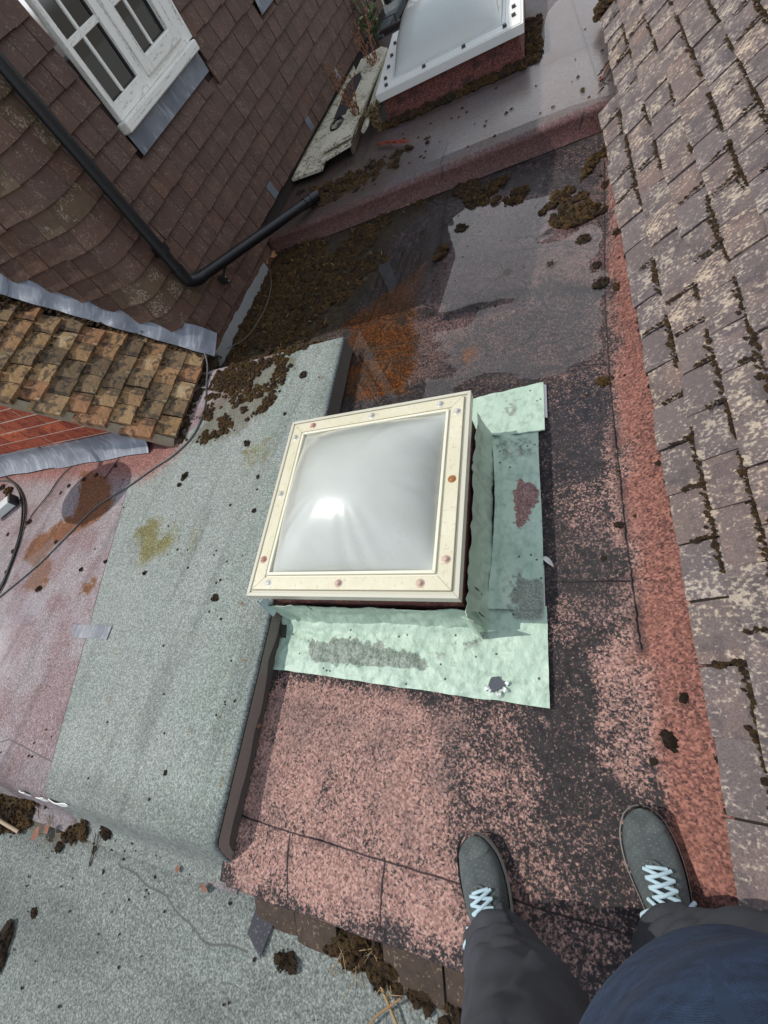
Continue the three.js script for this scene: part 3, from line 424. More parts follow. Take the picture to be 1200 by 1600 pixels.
{
  const variants = Array.from({ length: 14 }, () => roofTileGeo(0.1435, 0.165, 0.019)), rest = [];
  const place = (k, z) => { const m = new THREE.Object3D(); m.position.set(...roofAt(k, z, 0.034 + rr(0, 0.006))); m.rotation.set(rr(-0.012, 0.012), rr(-0.02, 0.02), PITCH - 0.10 + rr(-0.02, 0.02)); m.position.x += rr(-0.005, 0.005); return m; };
  for (let k = 0; k < 30; k++) for (let j = -18; j < 14; j++) {
    const z = -0.888 + j * 0.148 + (k & 1) * 0.082 + rr(-0.003, 0.003); if (z < (k === 0 ? -2.74 : -3.66) || z > 1.2) continue;
    const o = place(k, z), g = variants[Math.floor(rnd() * 14)], inView = k < 9 && z < 0.55;
    if (inView) { const t = mesh(numbered('roof_tile'), g, concMats[Math.floor(rnd() * 4)], rightRoof); t.position.copy(o.position); t.rotation.copy(o.rotation); } else { o.updateMatrix(); rest.push(g.clone().applyMatrix4(o.matrix)); }
  }
  const up = mesh('upper_tiles', join(rest), concMats[0], rightRoof); up.userData.kind = 'stuff';
  mesh('roof_deck', slab(1, 1, (a, b) => { const z = lerp(-3.72, 1.3, a), p = roofAt(lerp(1.1, 30, b), z, -0.004); return p; }, 0.02), std(S(58, 46, 36), 0.95), rightRoof);
  mesh('eaves_batten', slab(1, 1, (a, b) => roofAt(lerp(0.10, 1.2, b), lerp(-2.74, 1.3, a), 0.006), 0.02), std(S(44, 36, 30), 0.95), rightRoof);
  mesh('ridge', slab(1, 6, (a, b) => { const z = lerp(-3.74, 1.3, a), p = roofAt(30, z, 0.03); return [p[0] - 0.12 + 0.24 * b, p[1] + 0.09 * Math.sin(Math.PI * b) - 0.03, z]; }, 0.02), concMats[2], rightRoof);
}

// ---------------------------------------------------------------- the small clay-tiled lean-to roof and its brick gable
const A2 = 39 * Math.PI / 180, leanAt = (s, z, up) => [-1.945 - s * Math.cos(A2) + up * Math.sin(A2), 0.098 + s * Math.sin(A2) + up * Math.cos(A2), z];
const clayTex = dataTex(1024, 1024, (x, y) => {
  const X = x / 1024, Y = y / 1024, n = fbm(X * 7, Y * 7, 111, 4), m = fbm(X * 34, Y * 34, 112, 4), g = vn(x / 2.5, y / 2.5, 113);
  let c = mix3([148, 122, 92], [186, 156, 116], n); c = mix3(c, [76, 68, 58], sst(0.52, 0.68, m) * 0.7); c = mix3(c, [204, 192, 160], sst(0.62, 0.78, fbm(X * 20, Y * 20 + 7, 114, 3)) * 0.6);
  return c.map(q => q * (0.84 + 0.32 * g));
}, true, true);
const clayMats = [[0.80, 0.76, 0.70], [0.82, 0.63, 0.56], [0.52, 0.51, 0.50], [0.76, 0.69, 0.60], [0.78, 0.66, 0.58], [0.36, 0.36, 0.37]].map(t => std(new THREE.Color(...t), 0.92, { map: clayTex, bumpMap: bumpOf(0.2, roughBump), bumpScale: 0.006 }));
const lean = thing('lean_to_roof', 'small clay-tiled lean-to roof beside the dark house wall, mossy with a lead strip', 'roof');
{
  const variants = Array.from({ length: 10 }, () => roofTileGeo(0.112, 0.16, 0.028));
  for (let k = 0; k < 18; k++) for (let j = 0; j < 6; j++) {
    let z = -1.255 - j * 0.1155 + (k & 1 ? 0.03 : -0.02) + rr(-0.004, 0.004); if (z < -1.80) continue;
    const t = mesh(numbered('clay_tile'), variants[Math.floor(rnd() * 10)], clayMats[Math.floor(rnd() * 6)], lean); t.position.set(...leanAt(k * 0.107 + rr(-0.006, 0.006), z, 0.046 + rr(0, 0.008))); const pt = A2 - 0.19 + rr(-0.02, 0.02), cx = Math.cos(pt), sx = Math.sin(pt); t.quaternion.setFromRotationMatrix(new THREE.Matrix4().makeBasis(V(-cx, sx, 0), V(sx, cx, 0), V(0, 0, -1))); t.rotateY(rr(-0.03, 0.03)); t.rotateX(rr(-0.03, 0.03));
  }
  mesh('roof_deck', slab(1, 1, (a, b) => leanAt(lerp(0.04, 2.4, b), lerp(-1.84, -1.22, a), 0.0), 0.03), std(S(40, 33, 28), 0.95), lean);
  mesh('mortar_verge', sheet(80, 6, (a, b) => { const s = lerp(0.0, 2.3, a), w = 0.012 * (fbm(s * 14, 3, 33, 3) - 0.5), t = b * Math.PI * 0.62; const p = leanAt(s, -1.212 + 0.026 * Math.sin(t) + w, 0.022 - 0.05 * (1 - Math.cos(t)) * 0.9 + w); return p; }), std(S(150, 138, 118), 0.95, { bumpMap: bumpOf(0.12, roughBump), bumpScale: 0.012 }), lean);
  const fl = (s0, s1) => slab(24, 4, (a, b) => { const s = lerp(s0, s1, a), w = 0.010 * Math.sin(s * 30) + 0.016 * (fbm(s * 7, 5, 35, 3) - 0.5); return leanAt(s, lerp(-1.862, -1.775 + w * 0.7, b), 0.055 + 0.10 * Math.pow(1 - b, 1.6) + w * 0.6); }, 0.004, (q, a, b) => [s0 + (s1 - s0) * a, b * 0.1]);
  mesh('lead_flashing', fl(-0.04, 0.62), lead, lean); mesh('lead_flashing', fl(0.615, 1.02).translate(0, 0.005, 0), lead, lean); mesh('lead_flashing', fl(1.015, 2.3).translate(0, 0.01, 0), lead, lean);
}
const brickTex = dataTex(512, 512, (x, y) => { const n = fbm(x / 60, y / 60, 121, 4), m = fbm(x / 9, y / 9, 122, 3), g = hash(x >> 1, y >> 1, 123); return mix3(mix3([178, 84, 54], [214, 120, 82], n), [120, 52, 44], sst(0.5, 0.75, m) * 0.6).map(q => q * (0.9 + 0.2 * g)); }, true, true);
const brickMats = [[0.92, 0.86, 0.86], [0.8, 0.74, 0.76], [1, 0.95, 0.9], [0.72, 0.66, 0.7]].map(t => std(new THREE.Color(...t), 0.88, { map: brickTex, bumpMap: bumpOf(0.25, roughBump), bumpScale: 0.004 }));
const gable = thing('brick_gable', 'red brick gable below the clay lean-to with a grey lead flashing along its foot', 'brick wall');
{
  const zf = -1.25, line = x => 0.098 + (-1.945 - x) * Math.tan(A2) - 0.035;       // underside of the verge
  mesh('mortar', new THREE.ExtrudeGeometry(new THREE.Shape([[-4.6, -0.1], [-1.98, -0.1], [-1.98, line(-1.98)], [-4.6, line(-4.6)]].map(p => new THREE.Vector2(...p))), { depth: 0.10, bevelEnabled: false }).translate(0, 0, zf - 0.1025), std(S(222, 204, 182), 0.95), gable);
  let nb = 0;
  for (let r = 0; r < 26; r++) for (let c = 0; c < 15; c++) {
    const y0 = 0.07 + r * 0.0755, y1 = y0 + 0.064, x1 = -1.94 - c * 0.192 - (r & 1) * 0.096 + 0.05, x0 = x1 - 0.180;
    let poly = [[x0, y0], [x1, y0], [x1, y1], [x0, y1]]; const out = [];
    for (let i = 0; i < 4; i++) { const a = poly[i], b = poly[(i + 1) % 4], fa = line(a[0]) - 0.004 - a[1], fb = line(b[0]) - 0.004 - b[1]; if (fa >= 0) out.push(a); if ((fa > 0) !== (fb > 0)) { const t = fa / (fa - fb); out.push([lerp(a[0], b[0], t), lerp(a[1], b[1], t)]); } }
    if (out.length < 3) continue; const A = out.reduce((s, p, i) => { const q = out[(i + 1) % out.length]; return s + p[0] * q[1] - q[0] * p[1]; }, 0) / 2; if (A < 0.0006 || nb++ > 250) continue;
    const g = new THREE.ExtrudeGeometry(new THREE.Shape(out.map(p => new THREE.Vector2(...p))), { depth: 0.009 + rr(0, 0.003), bevelEnabled: true, bevelSize: 0.0025, bevelThickness: 0.0025, bevelSegments: 1 });
    mesh(numbered('brick'), g.translate(0, 0, zf - 0.012), brickMats[Math.floor(rnd() * 4)], gable);
  }
  const fl = (x0, x1) => slab(20, 8, (a, b) => { const x = lerp(x0, x1, a), t = b; const y = lerp(0.215, hB(x, -1.17) + 0.007, Math.pow(t, 0.85)), z = zf + 0.012 + 0.072 * Math.pow(t, 2.2) + 0.004 * Math.sin(x * 17) * t; return [x + (a > 0.99 ? 0.06 * (t - 1) * 0.7 + 0.02 * Math.sin(t * 3) : 0), y, z]; }, 0.004, (q, a, b) => [q[0], b * 0.16]);
  mesh('lead_flashing', fl(-2.96, -2.13), lead, gable); mesh('lead_flashing', fl(-4.5, -2.94).translate(0, 0.004, -0.003), lead, gable);
}

// ---------------------------------------------------------------- the near skylight on its felted kerb
// one mitred side of a rectangular ring: side 0 front, 1 right, 2 back, 3 left; outer and inner rectangles [x0, x1, z0, z1]
function ringSide(o, n, y0, y1, side, lean = 0) {
  const c = r => [[r[0], r[3]], [r[1], r[3]], [r[1], r[2]], [r[0], r[2]]], O = c(o), I = c(n), a = side, b = (side + 1) % 4, g = 0.0006;
  const P = [[...O[a]], [...O[b]], [...I[b]], [...I[a]]].map(p => [...p]); const ex = (P[1][0] - P[0][0]), ez = (P[1][1] - P[0][1]), L = Math.hypot(ex, ez); P[0][0] += ex / L * g; P[0][1] += ez / L * g; P[3][0] += ex / L * g; P[3][1] += ez / L * g;
  const s = new THREE.Shape(P.map(([x, z]) => new THREE.Vector2(x, -z))); const e = new THREE.ExtrudeGeometry(s, { depth: y1 - y0 - 0.003, bevelEnabled: true, bevelSize: 0.0012, bevelThickness: 0.0015, bevelSegments: 2, bevelOffset: -0.0012 });
  return e.rotateX(-Math.PI / 2).translate(0, y0 + 0.0015, 0);
}
const inset = (r, d) => [r[0] + d, r[1] - d, r[2] + d, r[3] - d];
const kerbTex = dataTex(512, 512, (x, y) => { const q = x / 512 * 0.5, r = y / 512 * 0.5, n = fbm(q * 20, r * 20, 131, 3); return mix3(speckle(q, r, [48, 30, 28], [108, 64, 56], [172, 112, 100]), [54, 42, 40], sst(0.5, 0.75, n) * 0.6); }, true, true);
const kerbT = kerbTex.clone(); kerbT.repeat.set(2, 2); kerbT.needsUpdate = true;
const kerbMat = std(0xffffff, 0.9, { map: kerbT, bumpMap: bumpOf(0.4), bumpScale: 0.002 });
const wallUV = (q, a, b) => [q[0] + q[2], q[1]];
const kerbWalls = (r, y0, y1, flare) => { const c = [[r[0], r[3], 0, 1], [r[1], r[3], 1, 0], [r[1], r[2], 0, -1], [r[0], r[2], -1, 0]]; return join([0, 1, 2, 3].map(i => { const a = c[i], b = c[(i + 1) % 4], cx = (r[0] + r[1]) / 2, cz = (r[2] + r[3]) / 2; return sheet(12, 6, (u, v) => { const f = 1 + 2 * flare * v * v / (r[1] - r[0]); return [cx + (lerp(a[0], b[0], u) - cx) * f, lerp(y1, y0, v), cz + (lerp(a[1], b[1], u) - cz) * f]; }, wallUV); })); };
const FX0 = -1.1, FZ0 = -1.28, FW = 1.02, FH = 1.2;
const mkf = () => new Mask(FX0, FZ0, FX0 + FW, FZ0 + FH, 0.006);
const mStain = mkf().fill([[-0.942, -0.234], [-0.81, -0.257], [-0.637, -0.25], [-0.477, -0.21], [-0.495, -0.18], [-0.72, -0.173], [-0.895, -0.171]], 1).blur(0.008, 2);
const mWorn = mkf().fill([[-0.216, -0.819], [-0.173, -0.827], [-0.132, -0.773], [-0.164, -0.703], [-0.195, -0.635], [-0.22, -0.659]], 1).blur(0.006, 2);
const mGrey = mkf().fill([[-0.225, -0.47], [-0.129, -0.47], [-0.132, -0.34], [-0.224, -0.34]], 1).fill([[-0.229, -1.222], [-0.201, -1.138], [-0.217, -1.081], [-0.257, -1.134]], 0.7).fill([[-0.5, -0.21], [-0.3, -0.29], [-0.26, -0.28], [-0.46, -0.2]], 0.7).fill([[-0.3, -1.01], [-0.14, -1.01], [-0.14, -0.9], [-0.3, -0.92]], 0.45).blur(0.014, 2);
const flashTex = dataTex(680, 800, (px, py) => {
  const x = FX0 + px / 680 * FW, z = FZ0 + py / 800 * FH, n = fbm(x * 9, z * 9, 141, 4), m = fbm(x * 60, z * 60, 142, 3), j = (m - 0.5) * 0.03;
  let c = mix3([166, 191, 171], [190, 210, 193], n); c = mix3(c, [140, 160, 146], sst(0.5, 0.8, m) * 0.45); c = mix3(c, [186, 208, 190], sst(0.62, 0.8, fbm(x * 22, z * 30, 143, 3)) * 0.35);
  c = mix3(c, speckle(x, z, [70, 80, 72], [112, 124, 112], [152, 160, 148]), sst(0.3, 0.7, mStain.at(x + j, z + j) + (m - 0.5) * 0.5) * 0.9);
  c = mix3(c, speckle(x, z, [74, 72, 66], [118, 122, 112], [160, 164, 152]), sst(0.3, 0.8, mGrey.at(x + j, z + j) + (m - 0.5) * 0.9) * 0.75);
  c = mix3(c, speckle(x, z, [84, 58, 56], [140, 104, 100], [186, 150, 142]), sst(0.35, 0.65, mWorn.at(x + j, z + j) + (m - 0.5) * 0.5));
  if (hash(px >> 2, py >> 2, 144) > 0.9965) c = [70, 72, 64]; return c;
});
const flashMat = std(0xffffff, 0.5, { map: flashTex, bumpMap: (() => { const t = roughBump.clone(); t.repeat.set(3.5, 3.5); t.needsUpdate = true; return t; })(), bumpScale: 0.007 });
const flashUV = q => [clamp((q[0] - FX0) / FW, 0.01, 0.99), clamp((q[2] - FZ0) / FH, 0.01, 0.99)];
const crease = (x, z, s) => 0.010 * (1 - Math.abs(2 * fbm(x * 11, z * 11, s, 2) - 1)) + 0.005 * (1 - Math.abs(2 * vn(x * 34 + z * 12, z * 30 - x * 9, s + 3) - 1));
const sky1 = thing('skylight', 'cream framed dome skylight with screw caps set on a kerb with mint green flashing', 'skylight');
{
  const F = [-1.012, -0.312, -1.014, -0.322], K = [-0.985, -0.335, -0.985, -0.345];
  mesh('kerb', kerbWalls(K, -0.01, 0.272, 0.006), kerbMat, sky1);
  const creamT = dataTex(512, 512, (x, y) => { const n = fbm(x / 70, y / 70, 401, 4), d = sst(0.66, 0.8, fbm(x / 14, y / 14, 402, 3)), s = hash(x >> 1, y >> 1, 403) > 0.9985 ? 1 : 0; return mix3(mix3(mix3([204, 198, 170], [222, 216, 192], n), [170, 160, 128], d * 0.35), [96, 84, 66], s * 0.8); }, true, true); creamT.repeat.set(3, 3);
  const cream = std(S(255, 255, 255), 0.45, { map: creamT, bumpMap: bumpOf(0.6, roughBump), bumpScale: 0.001 }), rimM = phys(S(226, 222, 204), 0.3, { transmission: 0.25, thickness: 0 }), beadM = std(S(228, 224, 204), 0.4);
  mesh('rim', join([0, 1, 2, 3].map(i => ringSide(F, inset(F, 0.011), 0.262, 0.296, i))), rimM, sky1);
  mesh('rim_step', join([0, 1, 2, 3].map(i => ringSide(inset(F, 0.0115), inset(F, 0.02), 0.262, 0.291, i))), rimM, sky1);
  for (let i = 0; i < 4; i++) { mesh('frame_member', ringSide(inset(F, 0.0205), inset(F, 0.060), 0.265, 0.3, i), cream, sky1); mesh('bead', join([ringSide(inset(F, 0.0605), inset(F, 0.0665), 0.27, 0.296, i), ringSide(inset(F, 0.067), inset(F, 0.076), 0.27, 0.304, i)]), beadM, sky1); }
  const d = inset(F, 0.0765), cx = (d[0] + d[1]) / 2, cz = (d[2] + d[3]) / 2, hx = (d[1] - d[0]) / 2, hz = (d[3] - d[2]) / 2;
  const domeY = (u, v) => 0.292 + 0.135 * Math.pow(Math.max(0, 1 - Math.pow(Math.abs(u), 2.3)), 0.75) * Math.pow(Math.max(0, 1 - Math.pow(Math.abs(v), 2.3)), 0.75);
  const haze = dataTex(512, 512, (x, y) => { const n = fbm(x / 90, y / 60, 151, 4), s = fbm((x - y) / 60, (x + y) / 300, 152, 4), sp = sst(0.79, 0.82, vn(x / 4, y / 4, 153) * 0.8 + 0.25 * vn(x / 60, y / 60, 154)); return mix3(mix3([226, 229, 223], [250, 251, 248], n * 0.6 + s * 0.4), [236, 236, 226], sp * 0.7); });
  const domeMat = phys(S(248, 250, 246), 0.30, { map: haze, transmission: 0.42, thickness: 0, clearcoat: 1, clearcoatRoughness: 0.19, ior: 1.49 });
  mesh('dome', sheet(110, 110, (a, b) => { const k = t => { const s = 2 * t - 1; return Math.sign(s) * (1 - Math.pow(1 - Math.abs(s), 1.25)); }; const u = k(a), v = k(b); const an = Math.atan2(v, u), ra = Math.hypot(u, v); return [cx + hx * u, domeY(u, v) + 0.0016 * Math.sin(an * 19 + 2 * Math.sin(an * 5)) * sst(0.35, 0.9, ra) * sst(1.35, 0.9, ra) * sst(-1.2, 0.4, u + v), cz + hz * v]; }, (q, a, b) => [a, b]), domeMat, sky1);
  mesh('inner_dome', sheet(24, 24, (a, b) => { const u = 2 * a - 1, v = 2 * b - 1; return [cx + hx * 0.97 * u, domeY(u, v) * 0.6 + 0.10, cz + hz * 0.97 * v]; }), std(S(160, 166, 176), 0.6), sky1);
  mesh('catch', join([box(-0.745, 0.301, -0.408, 0.004, 0.012, 0.004), box(-0.725, 0.301, -0.408, 0.004, 0.012, 0.004), box(-0.705, 0.301, -0.408, 0.004, 0.014, 0.004), box(-0.725, 0.2975, -0.408, 0.07, 0.004, 0.006)]), rimM, sky1);
  const cap = new THREE.LatheGeometry([[0.0001, 0.0105], [0.004, 0.010], [0.0072, 0.0072], [0.0085, 0.003], [0.0088, 0.0022], [0.0128, 0.0016], [0.0136, 0]].map(p => new THREE.Vector2(...p)), 20);
  const capM = [S(196, 168, 152), S(196, 194, 186), S(184, 136, 124), S(150, 96, 42)].map(c => phys(c, 0.35, { clearcoat: 0.6 }));
  [[-0.974, -0.931, 1], [-0.974, -0.689, 1], [-0.974, -0.443, 2], [-0.932, -0.362, 1], [-0.675, -0.362, 0], [-0.42, -0.362, 0], [-0.352, -0.429, 0], [-0.352, -0.682, 3], [-0.352, -0.932, 1], [-0.905, -0.974, 2], [-0.661, -0.974, 1], [-0.411, -0.974, 1]].forEach(([x, z, m], i) => { const c = mesh(numbered('screw_cap'), cap, capM[m], sky1); c.position.set(x, 0.2995, z); c.rotation.y = i; if (i === 3 || i === 7) c.scale.y = 0.45; });
  // flashing sheets
  const jag = (t, s) => 0.012 * (fbm(t * 9, 2, s, 2) - 0.5) + 0.010 * Math.max(0, Math.sin(t * 21 + s)) * (t > 0.82 ? 1 : 0);
  mesh('flashing', slab(60, 10, (a, b) => { const x = lerp(-1.035, -0.300, a), k = crease(x, b * 0.2, 161); return [x, lerp(0.150 + jag(a, 4), 0.006, b), lerp(-0.338, -0.312, b * b) + k * 0.9]; }, 0.002, flashUV), flashMat, sky1);
  mesh('flashing', slab(10, 60, (a, b) => { const z = lerp(-1.03, -0.306, b), k = crease(z, a * 0.2, 171); return [lerp(-0.329, -0.300, a * a) + k * 1.5 - 0.006 + 0.003 * Math.sin(z * 9) * a, lerp(0.175 + jag(b, 7), 0.005, a), z]; }, 0.002, flashUV), flashMat, sky1);
  mesh('flashing', slab(2, 6, (a, b) => [lerp(-0.337, -0.298 - 0.012 * b, a), lerp(0.19, 0.004, b) - 0.02 * (1 - a) * (1 - b), -0.306 + 0.016 * a + 0.010 * b], 0.002, flashUV), flashMat, sky1);
  const flat = (x, z, s) => hRed(x, z) + 0.005 + crease(x, z, s);
  const front = mesh('flashing_sheet', slab(120, 34, (a, b) => { const x = lerp(-1.062, -0.121 - 0.003 * fbm(b * 9, 1, 3, 2), a), zb = lerp(-0.322, -0.385, sst(0.80, 0.83, a)), z = lerp(zb, lerp(-0.137, -0.104, a) + 0.006 * (fbm(a * 14, 3, 5, 2) - 0.5), b); return [x, flat(x, z, 181) + 0.016 * sst(0.25, 0, b) * sst(0.82, 0.78, a), z]; }, 0.002, flashUV), flashMat, sky1);
  mesh('flashing_sheet', slab(20, 80, (a, b) => { const z = lerp(-1.075, -0.372, b), g = 0.014 * Math.sin(Math.PI * clamp((b - 0.12) / 0.8)), x = lerp(-0.296 + g, -0.133 + 0.003 * Math.sin(z * 8), a), ridge = 0.012 * Math.exp(-Math.pow((x + 0.255) / 0.022, 2)); return [x, flat(x, z, 191) + 0.0035 + ridge + 0.008 * sst(0.15, 0, a) * sst(0, 0.2, b), z]; }, 0.002, flashUV), flashMat, sky1);
  mesh('flashing_sheet', slab(50, 20, (a, b) => { const x = lerp(-0.60, -0.113, a), z = lerp(lerp(-1.20, -1.248, a), -1.022, b); return [x, flat(x, z, 201) + 0.008 + 0.012 * sst(0.55, 1, b) * sst(0.72, 0.6, a), z]; }, 0.002, flashUV), flashMat, sky1);
  mesh('foil_tail', slab(6, 10, (a, b) => [lerp(-1.05, -1.012 - 0.014 * b, a), lerp(0.20, 0.10, b), -0.335 + 0.02 * b + 0.012 * Math.sin(a * 5)], 0.0015), std(S(178, 198, 204), 0.35, { metalness: 0.3 }), sky1);
  mesh('backing_paper', slab(1, 20, (a, b) => [-0.113 + 0.009 * a, hRed(-0.11, -1.1) + 0.012 - 0.006 * a, lerp(-1.246, -1.09, b)], 0.001), std(S(226, 226, 224), 0.8), sky1);
  mesh('backing_paper', slab(1, 20, (a, b) => [-0.133 + 0.004 * a, hRed(-0.13, -0.45) + 0.008, lerp(-0.52, -0.38, b)], 0.001), std(S(226, 226, 224), 0.8), sky1);
}
// ---------------------------------------------------------------- the far skylight
const sky2 = thing('skylight', 'white framed domed skylight with square bolts and mossy red kerb at the far end', 'skylight');
{
  const F = [-1.058, -0.138, -4.56, -3.638], K = inset(F, 0.035), white = std(S(232, 232, 226), 0.4);
  mesh('kerb', kerbWalls(K, 0.10, 0.262, 0.03), kerbMat, sky2);
  mesh('rim', join([0, 1, 2, 3].map(i => ringSide(F, inset(F, 0.012), 0.245, 0.288, i))), white, sky2);
  for (let i = 0; i < 4; i++) mesh('frame_member', ringSide(inset(F, 0.0125), inset(F, 0.10), 0.255, 0.292, i), white, sky2);
  for (let i = 0; i < 4; i++) mesh('bead', ringSide(inset(F, 0.1005), inset(F, 0.118), 0.26, 0.297, i), std(S(214, 216, 212), 0.4), sky2);
  const d = inset(F, 0.1185), cx = (d[0] + d[1]) / 2, cz = (d[2] + d[3]) / 2, hx = (d[1] - d[0]) / 2, hz = (d[3] - d[2]) / 2;
  mesh('dome', sheet(56, 56, (a, b) => { const u = 2 * a - 1, v = 2 * b - 1, e = (1 - Math.pow(Math.abs(u), 3.4)) * (1 - Math.pow(Math.abs(v), 3.4)); return [cx + hx * u, 0.29 + 0.225 * Math.pow(Math.max(0, e), 0.62), cz + hz * v]; }, (q, a, b) => [a, b]), phys(S(206, 210, 204), 0.4, { clearcoat: 0.9, clearcoatRoughness: 0.16, bumpMap: bumpOf(1, roughBump), bumpScale: 0.003 }), sky2);
  const bolt = new RoundedBoxGeometry(0.022, 0.014, 0.022, 1, 0.003), bm = std(S(70, 72, 66), 0.5, { metalness: 0.4 });
  for (const [x, z] of [[-0.985, -3.69], [-0.73, -3.69], [-0.48, -3.69], [-0.24, -3.69], [-1.005, -3.80], [-1.005, -3.96], [-1.005, -4.13], [-1.005, -4.32], [-0.19, -3.78], [-0.19, -3.90], [-0.19, -4.1]]) { const b = mesh(numbered('bolt'), bolt, bm, sky2); b.position.set(x, 0.298, z); b.rotation.y = 0.2; }
}

// ---------------------------------------------------------------- moss
function clumpGeo(detail, seed, flat = 0.6, rough = 0.5) {
  const g = new THREE.IcosahedronGeometry(1, detail), p = g.attributes.position;
  for (let i = 0; i < p.count; i++) { const v = V().fromBufferAttribute(p, i), k = 1 - rough * 0.5 + rough * fbm(v.x * 1.6 + seed, v.y * 1.6 + v.z * 1.9, seed, 2) + 0.35 * rough * (vn(v.x * 6 + seed, v.z * 6 + v.y * 5, seed + 5) - 0.5) + 0.34 * rough * (vn(v.x * 13 + v.y * 9, v.z * 13 + seed, seed + 6) - 0.5) + 0.22 * rough * (vn(v.x * 27 + v.y * 21, v.z * 27 + seed, seed + 7) - 0.5); p.setXYZ(i, v.x * k, v.y * k * flat, v.z * k); }
  g.deleteAttribute('normal'); g.computeVertexNormals(); return g;
}
const clumps = [3, 5, 8, 13].map(s => clumpGeo(4, s, 0.62, 0.9)), small = [21, 34].map(s => clumpGeo(2, s, 0.7, 0.9));
const mossTex = dataTex(256, 256, (x, y) => { const n = fbm(x / 20, y / 20, 211, 3), f = hash(x >> 1, y >> 1, 212); const k = hash(x >> 1, y >> 1, 213); return mix3(mix3([96, 84, 66], [210, 188, 140], n * 0.5 + f * 0.5), k > 0.93 ? [250, 240, 180] : [70, 58, 44], k > 0.93 ? 0.8 : sst(0.5, 0.7, n) * 0.5); }, true, true);
const mossMat = std(S(255, 255, 255), 1, { map: mossTex, bumpMap: bumpOf(0.15), bumpScale: 0.004 });
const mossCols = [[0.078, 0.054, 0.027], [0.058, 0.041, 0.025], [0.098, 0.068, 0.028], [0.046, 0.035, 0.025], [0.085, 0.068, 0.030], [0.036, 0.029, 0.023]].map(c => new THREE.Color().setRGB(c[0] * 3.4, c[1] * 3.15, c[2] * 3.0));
const tuft = join(Array.from({ length: 14 }, (_, i) => { const a = i * 2.4, t = 0.25 + 0.9 * (i / 14), l = 0.7 + 0.5 * hash(i, 1, 7); return new THREE.ConeGeometry(0.13, l, 4, 1, true).translate(0, l / 2, 0).rotateX(t).rotateY(a); }));
function mossBed(name, label, category, items, geos = clumps) {         // items: [x, y, z, radius, height factor]
  const per = geos.map((g, k) => items.filter((_, i) => i % geos.length === k)), g = thing(name, label, category); g.userData.kind = 'stuff';
  { const list = items.flatMap(([x, y, z, r, h = 1]) => [0, 1, 2].map(() => { const a = rr(0, 6.3), q = Math.sqrt(rnd()) * 0.85; return [x + r * q * Math.cos(a), y + r * h * 0.55 * Math.sqrt(1 - q * q), z + r * q * Math.sin(a), r * rr(0.35, 0.6)]; })), m = new THREE.InstancedMesh(tuft, mossMat, list.length), o = new THREE.Object3D(); m.name = 'fronds'; m.userData.kind = 'stuff'; m.castShadow = m.receiveShadow = true; list.forEach(([x, y, z, r], i) => { o.position.set(x, y, z); o.rotation.set(rr(-0.4, 0.4), rr(0, 6.3), rr(-0.4, 0.4)); o.scale.setScalar(r); o.updateMatrix(); m.setMatrixAt(i, o.matrix); m.setColorAt(i, mossCols[Math.floor(Math.pow(rnd(), 1.5) * 6)].clone().multiplyScalar(rr(0.7, 1.6))); }); g.add(m); }
  per.forEach((list, k) => { const m = new THREE.InstancedMesh(geos[k], mossMat, list.length), o = new THREE.Object3D(); m.name = 'clumps'; m.userData.kind = 'stuff'; m.castShadow = m.receiveShadow = true; list.forEach(([x, y, z, r, h = 1, c], i) => { o.position.set(x, y, z); o.rotation.set(rr(-0.3, 0.3), rr(0, 6.3), rr(-0.3, 0.3)); o.scale.set(r * rr(0.8, 1.25), r * h * rr(0.7, 1.2), r * rr(0.8, 1.25)); o.updateMatrix(); m.setMatrixAt(i, o.matrix); m.setColorAt(i, mossCols[c ?? Math.floor(Math.pow(rnd(), 1.3) * 6)]); }); g.add(m); });
  return g;
}
function scatter(poly, n, r0, r1, yf, h = 0.7, keep = () => true) {
  const xs = poly.map(p => p[0]), zs = poly.map(p => p[1]), out = [];
  for (let t = 0; out.length < n && t < n * 40; t++) { const x = rr(Math.min(...xs), Math.max(...xs)), z = rr(Math.min(...zs), Math.max(...zs)); if (inPoly(x, z, poly) && keep(x, z)) { const r = lerp(r0, r1, Math.pow(rnd(), 2)); out.push([x, yf(x, z) + r * 0.12, z, r, h]); } }
  return out;
}
const holes = (x, z) => fbm(x * 13, z * 13, 221, 3) > 0.49;
mossBed('moss_bed', 'thick brown and green moss bed along the foot of the tile-hung wall and step', 'moss', [...scatter(mA, 2600, 0.005, 0.024, (x, z) => hRed(x, z), 0.75, (x, z) => fbm(x * 6, z * 6, 223, 3) > 0.36), ...scatter([[-1.9, -2.0], [-1.9, -3.0], [-1.5, -2.86], [-1.35, -2.4], [-1.5, -1.8]], 1300, 0.007, 0.026, (x, z) => hRed(x, z) + 0.008, 0.8)]);
mossBed('moss_bed', 'brown and ochre moss spreading over the corner of the green felt by the lean-to', 'moss', [...scatter(mB, 800, 0.004, 0.016, (x, z) => z > -1.69 ? hB(x, z) : hRed(x, z), 0.85, (x, z) => fbm(x * 11, z * 11, 225, 3) > 0.46), ...scatter([[-1.88, -1.55], [-1.75, -1.75], [-1.2, -1.78], [-1.15, -1.70], [-1.4, -1.64], [-1.7, -1.5]], 420, 0.006, 0.020, (x, z) => (z > -1.69 ? hB(x, z) : lerp(0.07, 0.0, sst(-1.69, -1.82, z))), 0.9)]);
mossBed('moss_bed', 'dark moss clumps against the middle of the felt step', 'moss', scatter(mC1, 260, 0.005, 0.022, (x, z) => hRed(x, z) + 0.004, 0.9, holes));
mossBed('moss_bed', 'big broken moss patch in the wet near the tiled roof on the right', 'moss', scatter(mC2, 300, 0.005, 0.022, (x, z) => hRed(x, z) + 0.004, 0.85, holes));
